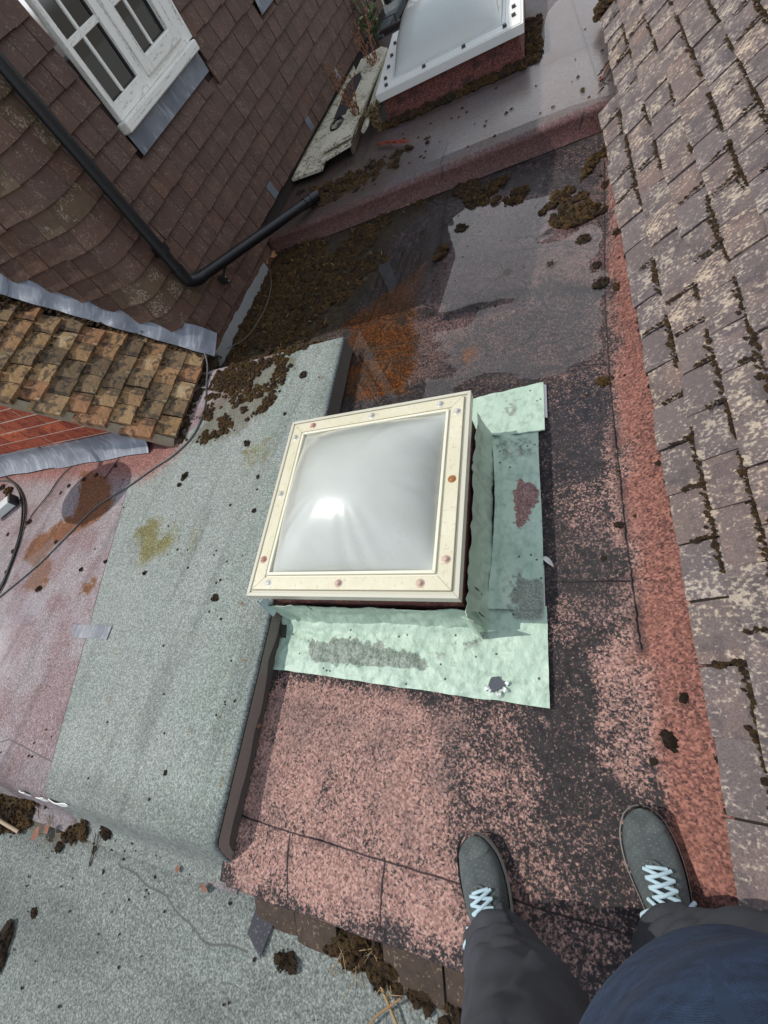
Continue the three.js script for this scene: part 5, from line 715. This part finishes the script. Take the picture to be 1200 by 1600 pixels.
{ const list = []; for (let i = 0; i < 70; i++) { const onA = i < 45, x = onA ? rr(-0.72, -0.5) : rr(-2.45, -1.9), z = onA ? rr(0.51, 0.62) : rr(0.46, 0.58), a = rr(0, 6.3), l = rr(0.015, 0.06); list.push(rod([x, yC + rr(0.003, 0.02), z], [x + l * Math.cos(a), yC + rr(0.003, 0.03), z + l * Math.sin(a)], 0.0016, 0.0008, 4)); } for (let i = 0; i < 120; i++) { const p = mA[0], x = rr(-1.85, -0.7), z = rr(-2.9, -1.85), a = rr(0, 6.3), l = rr(0.008, 0.03); if (!inPoly(x, z, mA)) continue; list.push(rod([x, hRed(x, z) + rr(0.01, 0.03), z], [x + l * Math.cos(a), hRed(x, z) + rr(0.01, 0.03), z + l * Math.sin(a)], 0.0022, 0.001, 4)); } const m = solo('straw_litter', join(list), std(S(150, 128, 94), 0.9), 'scattered straw and bits of twig in the moss and along the roof edges', 'litter'); m.userData.kind = 'stuff'; }
solo('white_slip', join([[-2.09, -2.05], [-1.97, -1.93], [-1.90, -1.79]].map(([a, b]) => slab(6, 2, (u, v) => { const x = lerp(a, b, u); return [x, lerp(hB(x, 0.40) + 0.006, hB(x, 0.41) - 0.012, v), 0.405 + 0.012 * v + 0.004 * Math.sin(x * 60)]; }, 0.003))), std(S(232, 232, 228), 0.8), 'white broken edge strip showing under the pink felt edge above the litter', 'edge strip');

// tiles showing under the front edge of the red felt
{
  const g = thing('eaves_tiles', 'dark mossy tiles hanging below the front edge of the red felt', 'tiles');
  const slateTex = dataTex(512, 512, (x, y) => { const n = fbm(x / 60, y / 60, 301, 4), l = sst(0.7, 0.78, fbm(x / 16, y / 16, 302, 3)); return mix3(mix3([78, 66, 58], [116, 100, 88], n), [190, 178, 156], l * 0.6); }, true, true), t = slateTex.clone(); t.repeat.set(4, 4); t.needsUpdate = true;
  const m = std(S(190, 180, 172), 0.9, { map: t, bumpMap: bumpOf(0.2, roughBump), bumpScale: 0.005 });
  for (const [a, b, o] of [[-0.985, -0.84, 0], [-0.835, -0.70, 0.004], [-0.555, -0.395, 0.010], [-0.39, -0.235, 0.006], [-0.23, -0.08, 0], [-0.075, 0.07, 0], [0.075, 0.22, 0]]) mesh(numbered('hanging_tile'), slab(6, 4, (u, v) => [lerp(a, b, u), lerp(-0.028, yC - 0.004, v) + 0.004 * Math.sin(u * 3), lerp(0.476, 0.575 + o * 2, v) + o], 0.012), m, g);
  mesh('underlay', sheet(1, 1, (u, v) => [lerp(-1.06, 0.36, u), lerp(-0.02, yC - 0.01, v), lerp(0.455, 0.50, v)]), std(S(30, 26, 24), 0.95), g);
}
// coping stones and the little roof beyond the end of the house
const stone = std(S(150, 156, 154), 0.85, { map: leadTex, bumpMap: bumpOf(0.3, roughBump), bumpScale: 0.004 });
solo('coping_stone', box(0, 0, 0, 0.23, 0.06, 0.36, 0.006).rotateY(-0.16).translate(-1.40, 0.10, -5.50), stone, 'grey coping stone at the house end, the one nearer the shrub', 'coping stone');
solo('coping_stone', box(0, 0, 0, 0.23, 0.06, 0.40, 0.006).rotateY(-0.16).translate(-1.33, 0.10, -5.90), stone, 'grey coping stone at the house end under the far black pipe', 'coping stone');
{ const g = thing('downpipe', 'black pipe foot standing on the far coping stone at the house end', 'drainpipe'); mesh('upright', rod([-1.36, 0.16, -6.05], [-1.36, 2.0, -6.05], 0.035, 0.035, 16), blackPlastic, g); mesh('collar', rod([-1.36, 0.14, -6.05], [-1.36, 0.22, -6.05], 0.042, 0.042, 16), blackPlastic, g); }
{
  const g = thing('tiled_roof', 'small brown clay tile roof just beyond the end of the house', 'tiled roof'), v = Array.from({ length: 6 }, () => roofTileGeo(0.16, 0.26, 0.016));
  mesh('roof_deck', slab(1, 1, (a, b) => [lerp(-1.25, 2, a), -0.05 + 0.35 * b, lerp(-5.3, -7.6, b)], 0.03), std(S(50, 42, 36), 0.95), g);
  for (let r = 0; r < 10; r++) for (let c = 0; c < 10; c++) { const t = mesh(numbered('clay_tile'), v[Math.floor(rnd() * 6)], clayMats[[0, 1, 1, 3, 4][Math.floor(rnd() * 5)]], g), z = -5.42 - r * 0.2; t.position.set(-1.18 + c * 0.17 + (r & 1) * 0.08, -0.05 + (-z - 5.3) * 0.152 + 0.03, z); t.rotation.set(0, Math.PI / 2, 0); t.rotation.order = 'YXZ'; t.rotation.z = 0.08; }
  mesh('felt_kerb', box(-0.4, 0.10, -5.36, 1.9, 0.10, 0.05, 0.01), std(S(58, 48, 46), 0.9), g);
}
// satellite dish on the brick gable, whose shadow falls on the pink felt
{
  const g = thing('satellite_dish', 'grey satellite dish on a bracket fixed to the brick gable', 'satellite dish'), c = V(-3.17, 1.08, -0.93), ax = SUN.clone().lerp(V(0.2, 0.2, 1), 0.35).normalize(), q = new THREE.Quaternion().setFromUnitVectors(V(0, 1, 0), ax), m = std(S(120, 122, 124), 0.6);
  const d = new THREE.LatheGeometry(Array.from({ length: 12 }, (_, i) => new THREE.Vector2(0.0001 + 0.215 * i / 11, 0.045 * (i / 11) ** 2)), 40); d.applyQuaternion(q).translate(c.x, c.y, c.z); mesh('reflector', d, m, g);
  const tip = c.clone().add(V(0.05, -0.12, 0.19).applyQuaternion(q)).addScaledVector(ax, 0.22), low = c.clone().add(V(0.0, 0, 0.19).applyQuaternion(q));
  mesh('arm', rod(low.toArray(), tip.toArray(), 0.012, 0.012, 8), m, g); mesh('feed', rod(tip.toArray(), tip.clone().lerp(c, 0.25).toArray(), 0.028, 0.022, 14), m, g);
  mesh('bracket', tube([[c.x, c.y, c.z], [c.x - 0.03, c.y - 0.05, c.z - 0.15], [c.x - 0.03, c.y - 0.12, -1.24]], 0.016, 20, 8), m, g);
}

// ---------------------------------------------------------------- the person standing on the red felt, looking down
// surface of a distance field on a grid (one vertex per crossed cell)
function fieldMesh(f, lo, hi, cell) {
  const n = [0, 1, 2].map(i => Math.ceil((hi[i] - lo[i]) / cell) + 1), at = (i, j, k) => i + n[0] * (j + n[1] * k), val = new Float32Array(n[0] * n[1] * n[2]);
  for (let k = 0; k < n[2]; k++) for (let j = 0; j < n[1]; j++) for (let i = 0; i < n[0]; i++) val[at(i, j, k)] = f(lo[0] + i * cell, lo[1] + j * cell, lo[2] + k * cell);
  const id = new Int32Array(val.length).fill(-1), P = [], ix = [];
  const C = [[0, 0, 0], [1, 0, 0], [0, 1, 0], [1, 1, 0], [0, 0, 1], [1, 0, 1], [0, 1, 1], [1, 1, 1]], E = []; for (let a = 0; a < 8; a++) for (const b of [1, 2, 4]) if (!(a & b)) E.push([a, a | b]);
  for (let k = 0; k < n[2] - 1; k++) for (let j = 0; j < n[1] - 1; j++) for (let i = 0; i < n[0] - 1; i++) {
    const v = C.map(c => val[at(i + c[0], j + c[1], k + c[2])]); let s = 0; for (const q of v) s += q < 0; if (s === 0 || s === 8) continue;
    let p = [0, 0, 0], m = 0; for (const [a, b] of E) if ((v[a] < 0) !== (v[b] < 0)) { const t = v[a] / (v[a] - v[b]); for (let d = 0; d < 3; d++) p[d] += C[a][d] + t * (C[b][d] - C[a][d]); m++; }
    id[at(i, j, k)] = P.length / 3; P.push(lo[0] + (i + p[0] / m) * cell, lo[1] + (j + p[1] / m) * cell, lo[2] + (k + p[2] / m) * cell);
  }
  for (let k = 1; k < n[2] - 1; k++) for (let j = 1; j < n[1] - 1; j++) for (let i = 1; i < n[0] - 1; i++) {
    const a = val[at(i, j, k)] < 0, q = (A, B, Cc, D, flip) => { if (Math.min(A, B, Cc, D) < 0) return; flip ? ix.push(A, B, Cc, A, Cc, D) : ix.push(A, Cc, B, A, D, Cc); };
    if (i + 1 < n[0] && a !== val[at(i + 1, j, k)] < 0) q(id[at(i, j - 1, k - 1)], id[at(i, j, k - 1)], id[at(i, j, k)], id[at(i, j - 1, k)], a);
    if (j + 1 < n[1] && a !== val[at(i, j + 1, k)] < 0) q(id[at(i - 1, j, k - 1)], id[at(i - 1, j, k)], id[at(i, j, k)], id[at(i, j, k - 1)], a);
    if (k + 1 < n[2] && a !== val[at(i, j, k + 1)] < 0) q(id[at(i - 1, j - 1, k)], id[at(i, j - 1, k)], id[at(i, j, k)], id[at(i - 1, j, k)], a);
  }
  const g = new THREE.BufferGeometry(); g.setAttribute('position', new THREE.Float32BufferAttribute(P, 3)); g.setIndex(ix); g.computeVertexNormals();
  const uv = []; for (let i = 0; i < P.length; i += 3) uv.push(Math.atan2(P[i] - 0.05, P[i + 2] - 0.3) * 0.16, P[i + 1]); g.setAttribute('uv', new THREE.Float32BufferAttribute(uv, 2)); return g;
}
const cone = (p, a, b, ra, rb) => { const dx = b[0] - a[0], dy = b[1] - a[1], dz = b[2] - a[2], t = clamp(((p[0] - a[0]) * dx + (p[1] - a[1]) * dy + (p[2] - a[2]) * dz) / (dx * dx + dy * dy + dz * dz)); return Math.hypot(p[0] - a[0] - t * dx, p[1] - a[1] - t * dy, p[2] - a[2] - t * dz) - lerp(ra, rb, t); };
const smin = (a, b, k) => { const h = clamp(0.5 + 0.5 * (b - a) / k); return lerp(b, a, h) - k * h * (1 - h); };
const ball = (p, c, r) => { const q = [(p[0] - c[0]) / r[0], (p[1] - c[1]) / r[1], (p[2] - c[2]) / r[2]], l = Math.hypot(...q); return (l - 1) * Math.min(...r); };
const J = { hipL: [-0.045, 0.86, 0.37], hipR: [0.155, 0.86, 0.36], kneeL: [-0.118, 0.47, 0.372], kneeR: [0.185, 0.50, 0.250], ankL: [-0.228, 0.085, 0.408], ankR: [0.100, 0.085, 0.332], pelvis: [0.06, 0.92, 0.36], belly: [0.108, 1.0, 0.232], chest: [0.13, 1.22, 0.36], neck: [0.12, 1.45, 0.40], head: [0.11, 1.60, 0.38], shL: [-0.06, 1.36, 0.40], shR: [0.31, 1.36, 0.39], elL: [-0.19, 1.13, 0.33], elR: [0.40, 1.13, 0.30], wrL: [-0.095, 1.36, 0.155], wrR: [0.20, 1.38, 0.145] };
const person = thing('person', 'person in grey shoes, charcoal trousers and navy top standing on the red felt', 'person');
{
  // skin: one continuous figure
  const head = p => { let d = smin(ball(p, [J.head[0], 1.625, 0.385], [0.075, 0.105, 0.095]), ball(p, [J.head[0], 1.56, 0.345], [0.055, 0.07, 0.06]), 0.03); d = smin(d, cone(p, [J.head[0], 1.625, 0.297], [J.head[0], 1.59, 0.272], 0.008, 0.014), 0.012); for (const s of [-1, 1]) d = smin(d, ball(p, [J.head[0] + s * 0.078, 1.605, 0.39], [0.010, 0.030, 0.018]), 0.008); return smin(d, cone(p, J.neck, [J.head[0], 1.55, 0.39], 0.058, 0.052), 0.03); };
  const hand = (p, w, s) => { let d = cone(p, w, [w[0] + s * 0.01, w[1] + 0.055, w[2] - 0.035], 0.024, 0.034); for (let i = 0; i < 4; i++) { const x = w[0] + s * (-0.028 + i * 0.019), y = w[1] + 0.075 - Math.abs(i - 1.4) * 0.004; d = smin(d, Math.min(cone(p, [x, y - 0.02, w[2] - 0.035], [x + s * 0.012, y + 0.016, w[2] - 0.062], 0.0095, 0.0085), cone(p, [x + s * 0.012, y + 0.016, w[2] - 0.062], [x + s * 0.034, y + 0.004, w[2] - 0.080], 0.0085, 0.0075)), 0.006); } return smin(d, cone(p, [w[0] + s * 0.03, w[1] + 0.02, w[2] - 0.025], [w[0] + s * 0.058, w[1] + 0.05, w[2] - 0.062], 0.012, 0.009), 0.008); };
  const bodyF = (x, y, z) => { const p = [x, y, z]; let d = cone(p, J.pelvis, J.chest, 0.11, 0.12); d = smin(d, cone(p, J.shL, J.shR, 0.055, 0.055), 0.06); d = smin(d, cone(p, J.chest, J.neck, 0.09, 0.055), 0.05); for (const s of ['L', 'R']) { d = smin(d, cone(p, J['hip' + s], J['knee' + s], 0.075, 0.05), 0.04); d = smin(d, cone(p, J['knee' + s], J['ank' + s], 0.048, 0.034), 0.02); d = smin(d, cone(p, J['sh' + s], J['el' + s], 0.045, 0.036), 0.03); d = smin(d, cone(p, J['el' + s], J['wr' + s], 0.036, 0.024), 0.02); } return d; };
  const skin = std(S(206, 158, 134), 0.6);
  mesh('body', join([fieldMesh(bodyF, [-0.35, 0.03, 0.05], [0.55, 1.52, 0.55], 0.014), fieldMesh((x, y, z) => head([x, y, z]), [-0.02, 1.44, 0.24], [0.24, 1.76, 0.52], 0.006), fieldMesh((x, y, z) => hand([x, y, z], J.wrL, 1), [-0.17, 1.32, 0.03], [0.02, 1.50, 0.20], 0.004), fieldMesh((x, y, z) => hand([x, y, z], J.wrR, -1), [0.09, 1.34, 0.02], [0.28, 1.52, 0.19], 0.004)]), skin, person);
  mesh('hair', fieldMesh((x, y, z) => { const p = [x, y, z], q = ball(p, [J.head[0], 1.635, 0.395], [0.083, 0.110, 0.100]); return Math.max(q + 0.004 * fbm(x * 60, y * 40 + z * 50, 5, 2), -(y - 1.60 + (z - 0.34) * 0.9), -(z - 0.315)); }, [0, 1.5, 0.26], [0.22, 1.78, 0.52], 0.007), std(S(58, 44, 34), 0.8), person);
  // trousers: legs with folds, hems over the shoes
  const folds = (x, y, z, s) => { const a = Math.atan2(x - s[0], z - s[2]); return 0.0075 * Math.sin(y * 58 + a * 2.3 + 2.5 * fbm(x * 9, y * 9, 311, 2)) * sst(0.62, 0.12, y) + 0.013 * (1 - Math.abs(2 * fbm(a * 1.4 + 5 + y * 3, y * 11, 312, 2) - 1)) - 0.012 + 0.0035 * Math.sin(y * 120 + a * 4) * sst(0.22, 0.08, y); };
  const trF = (x, y, z) => { const p = [x, y, z]; let d = cone(p, J.pelvis, [0.07, 1.02, 0.36], 0.145, 0.14); for (const s of ['L', 'R']) { const h = J['hip' + s], k = J['knee' + s], a = J['ank' + s], hem = [a[0] + (s === 'L' ? -0.004 : 0.003), 0.085, a[2] - 0.006]; let l = smin(cone(p, h, k, 0.112, 0.090), cone(p, k, hem, 0.090, 0.070), 0.03); l += folds(x, y, z, y > k[1] ? k : lerp(0, 1, 1) && [lerp(a[0], k[0], (y - 0.08) / 0.4), 0, lerp(a[2], k[2], (y - 0.08) / 0.4)]); d = smin(d, l, 0.02); } return Math.max(d, 0.082 + 0.012 * Math.sin(x * 40) - y + 0.12 * (z - 0.33)); };
  const weave = dataTex(256, 256, (x, y) => { const v = 170 + 40 * ((x ^ y) & 1) + 40 * hash(x, y, 321) + 20 * fbm(x / 20, y / 20, 322, 2); return [v, v, v]; }, true, true), wv = weave.clone(); wv.repeat.set(9, 9); wv.needsUpdate = true;
  const trousers = mesh('trousers', fieldMesh(trF, [-0.37, 0.04, 0.08], [0.34, 1.06, 0.58], 0.0075), std(S(72, 76, 84), 0.74, { map: wv, bumpMap: bumpOf(0.02), bumpScale: 0.0006 }), person);
  mesh('toggle', join([new THREE.CapsuleGeometry(0.011, 0.03, 4, 10).rotateZ(0.8).translate(0.005, 0.52, 0.285), rod([0.005, 0.52, 0.285], [0.03, 0.62, 0.31], 0.003, 0.003, 6)]), std(S(24, 24, 28), 0.6), trousers);
  // navy twill top
  const shF = (x, y, z) => { const p = [x, y, z]; let d = smin(ball(p, [J.belly[0] + 0.004, 0.98, J.belly[2] + 0.045], [0.162, 0.30, 0.190]), ball(p, [0.125, 1.22, 0.385], [0.185, 0.25, 0.15]), 0.08); d = smin(d, cone(p, [0.10, 0.84, 0.33], [0.11, 1.0, 0.30], 0.165, 0.16), 0.05); d = smin(d, cone(p, J.shL, J.shR, 0.075, 0.075), 0.06); for (const s of ['L', 'R']) { d = smin(d, cone(p, J['sh' + s], J['el' + s], 0.07, 0.058), 0.03); d = smin(d, cone(p, J['el' + s], J['wr' + s], 0.058, 0.042), 0.03); } d += 0.007 * (fbm(x * 7, y * 7 + z * 5, 331, 3) - 0.5) + 0.003 * Math.sin(y * 40 + x * 22 + 3 * fbm(x * 8, y * 8, 333, 2)); return Math.max(d, 0.82 - y, y - 1.47, Math.min(-ball(p, J.wrL, [0.06, 0.05, 0.06]) , 9), -ball(p, J.wrR, [0.06, 0.05, 0.06])); };
  const twill = dataTex(256, 256, (x, y) => { const t = ((x + y * 2) % 8) / 8, v = 0.72 + 0.28 * Math.sin(t * 6.283) + 0.35 * (hash(x, y, 341) - 0.5) + 0.35 * (fbm(x / 30, y / 30, 342, 3) - 0.5); return [165 * v, 165 * v, 165 * v]; }, true, true), tw = twill.clone(); tw.repeat.set(16, 16); tw.needsUpdate = true;
  mesh('top', fieldMesh(shF, [-0.29, 0.78, 0.02], [0.50, 1.50, 0.60], 0.010), std(S(90, 126, 178), 0.88, { map: tw }), person);
  // shoes
  const meshTex = dataTex(512, 512, (x, y) => { const u = (x % 26) / 26, v = ((y + ((x / 26 | 0) & 1) * 17) % 34) / 34, hole = Math.hypot((u - 0.5) * 1.0, (v - 0.5) * 2.0 + (u - 0.5) * 0.4), n = fbm(x / 40, y / 40, 351, 3); const c = mix3([104, 108, 108], [138, 142, 140], n); return mix3(mix3(c, [176, 182, 182], hash((x / 26) | 0, ((y + ((x / 26 | 0) & 1) * 17) / 34) | 0, 353) * 0.75), c.map(q => q * 0.88), sst(0.08, 0.24, hole)).map(q => q * (0.88 + 0.24 * hash(x, y, 352))); }, true, true), mt = meshTex.clone(); mt.repeat.set(6, 6); mt.needsUpdate = true;
  const upperM = std(S(205, 214, 216), 0.85, { map: mt, bumpMap: bumpOf(0.03), bumpScale: 0.0008 }), soleM = std(S(140, 142, 139), 0.75), overM = std(S(205, 212, 212), 0.85, { map: mt, bumpMap: bumpOf(0.05), bumpScale: 0.0004 }), darkM = std(S(48, 50, 53), 0.9), laceM = std(S(176, 200, 210), 0.8);
  const LEN = 0.285;                                               // toe at the origin, heel along +z, s = +1 right foot
  const half = (t, s) => { const w = t < 0.02 ? 0.018 : 0; const b = 0.050 * Math.pow(Math.sin(Math.PI * clamp(0.10 + 0.62 * t)), 0.55) * sst(-0.03, 0.16, t) ; return [-(b * (1 + 0.02 * s) + 0.002), b]; };
  const axis = (t, s) => s * (-0.012 * Math.cos(t * 3.0) + 0.006);
  const wid = t => 0.0545 * Math.pow(Math.max(0, 1 - Math.pow(Math.abs(1 - Math.min(t, 0.36) / 0.36), 2.5)), 0.5) * (1 - 0.26 * sst(0.36, 0.75, t)) * Math.pow(Math.max(0, 1 - Math.pow(clamp((t - 0.86) / 0.14), 2.2)), 0.5);
  const topY = t => lerp(0.046, 0.060, sst(0.0, 0.2, t)) + 0.036 * sst(0.22, 0.62, t) + 0.012 * sst(0.7, 1, t) - 0.014 * sst(0.12, 0, t);
  function shoe(s, pos, turn) {
    const g = new THREE.Group(); g.name = 'shoe'; g.position.set(...pos); g.rotation.y = turn; person.add(g);
    mesh('upper', sheet(30, 40, (a, b) => { const t = b, w = wid(t) * 0.97 + 0.0008, th = Math.PI * a, c = Math.cos(th), si = Math.sin(th), base = 0.022 + 0.010 * sst(0.2, 0, t), hgt = topY(t) - base; return [axis(t, s) + w * -Math.sign(c) * Math.pow(Math.abs(c), 0.72), base + hgt * Math.pow(Math.max(si, 0), 0.82), 0.004 + t * (LEN - 0.008)]; }, (q, a, b) => [a * 0.16, b * LEN]), upperM, g);
    mesh('sole', sheet(36, 8, (a, b) => { const an = a * 2 * Math.PI, t = 0.5 - 0.5 * Math.cos(an), side = Math.sin(an) >= 0 ? 1 : -1, w = wid(t) * (1.0 + 0.05 * Math.sin(Math.PI * b)) + 0.003, spring = 0.014 * sst(0.22, 0, t); const z = t * LEN + (t < 0.5 ? -0.003 : 0.003) * (1 - Math.abs(2 * t - 1) < 0.2 ? 1 : 0); return [axis(t, s) + side * w, spring + lerp(0.0, 0.030 + 0.006 * sst(0.15, 0, t), b), z]; }), soleM, g);
    mesh('toe_cap', sheet(20, 10, (a, b) => { const t = 0.16 * b * (1 - 0.5 * Math.pow(2 * a - 1, 2)), w = wid(t) + 0.0012, th = Math.PI * a, c = Math.cos(th), si = Math.sin(th), base = 0.020 + 0.010 * sst(0.2, 0, t); return [axis(t, s) + w * -Math.sign(c) * Math.pow(Math.abs(c), 0.72), base + (topY(t) + 0.0012 - base) * Math.pow(Math.max(si, 0), 0.82), 0.003 + t * (LEN - 0.008)]; }), overM, g);
    const onTop = (t, u, up = 0) => { const w = wid(t) * 0.97, base = 0.022, hgt = topY(t) - base, c = clamp(u, -1, 1), th = Math.acos(-Math.sign(c) * Math.pow(Math.abs(c), 1 / 0.72)); return [axis(t, s) + w * c, base + hgt * Math.pow(Math.max(Math.sin(th), 0), 0.82) + up, 0.004 + t * (LEN - 0.008)]; };
    mesh('tongue', sheet(8, 14, (a, b) => onTop(lerp(0.34, 0.72, b), (2 * a - 1) * lerp(0.30, 0.52, Math.pow(b, 0.5)) * (b < 0.08 ? b / 0.08 : 1), 0.0022)), darkM, g);
    const rim = []; for (let i = 0; i <= 24; i++) { const a = i / 24 * Math.PI, e = 1 - Math.pow(Math.abs(Math.cos(a)), 2); rim.push(onTop(0.33 + 0.40 * Math.pow(Math.abs(Math.cos(a)), 1.4), -Math.sign(Math.cos(a)) * lerp(0.62, 0.12, Math.pow(e, 3)), 0.002)); }
    mesh('eyelet_band', tube(rim, 0.0042, 60, 6), overM, g);
    const lt = [], flatTube = (pts, n = 14) => { const c = tube(pts, 0.0040, n, 6).scale(1, 1, 1); return c; };
    for (let i = 0; i < 6; i++) { const t0 = 0.375 + i * 0.054, t1 = t0 + 0.056; for (const d of [-1, 1]) lt.push(flatTube([onTop(t0, d * 0.50, 0.005), onTop((t0 + t1) / 2, 0, 0.008 + (d > 0 ? 0.002 : 0)), onTop(t1, -d * 0.52, 0.005)])); if (i === 0) lt.push(flatTube([onTop(t0 - 0.008, -0.38, 0.004), onTop(t0 - 0.012, 0, 0.007), onTop(t0 - 0.008, 0.38, 0.004)])); }
    const k = onTop(0.635, 0.05, 0.012); for (const [dx, dz, l] of [[-0.058, 0.004, 1], [0.052, 0.012, 1], [-0.040, -0.026, 0], [0.044, -0.030, 0]]) lt.push(l ? flatTube([k, [k[0] + dx * 0.6, k[1] + 0.012, k[2] - 0.012], [k[0] + dx, k[1] - 0.004, k[2] + dz], [k[0] + dx * 0.5, k[1] + 0.002, k[2] + dz + 0.008], k], 24) : flatTube([k, [k[0] + dx * 0.5, k[1] + 0.006, k[2] + dz * 0.5], [k[0] + dx, k[1] - 0.008, k[2] + dz]]));
    mesh('laces', join(lt), laceM, g);
    return g;
  }
  shoe(1, [0.076, 0.004, 0.086], 0.10); shoe(-1, [-0.328, 0.004, 0.218], 0.46).name = 'shoe_001';
}
renderer.render(scene, camera);
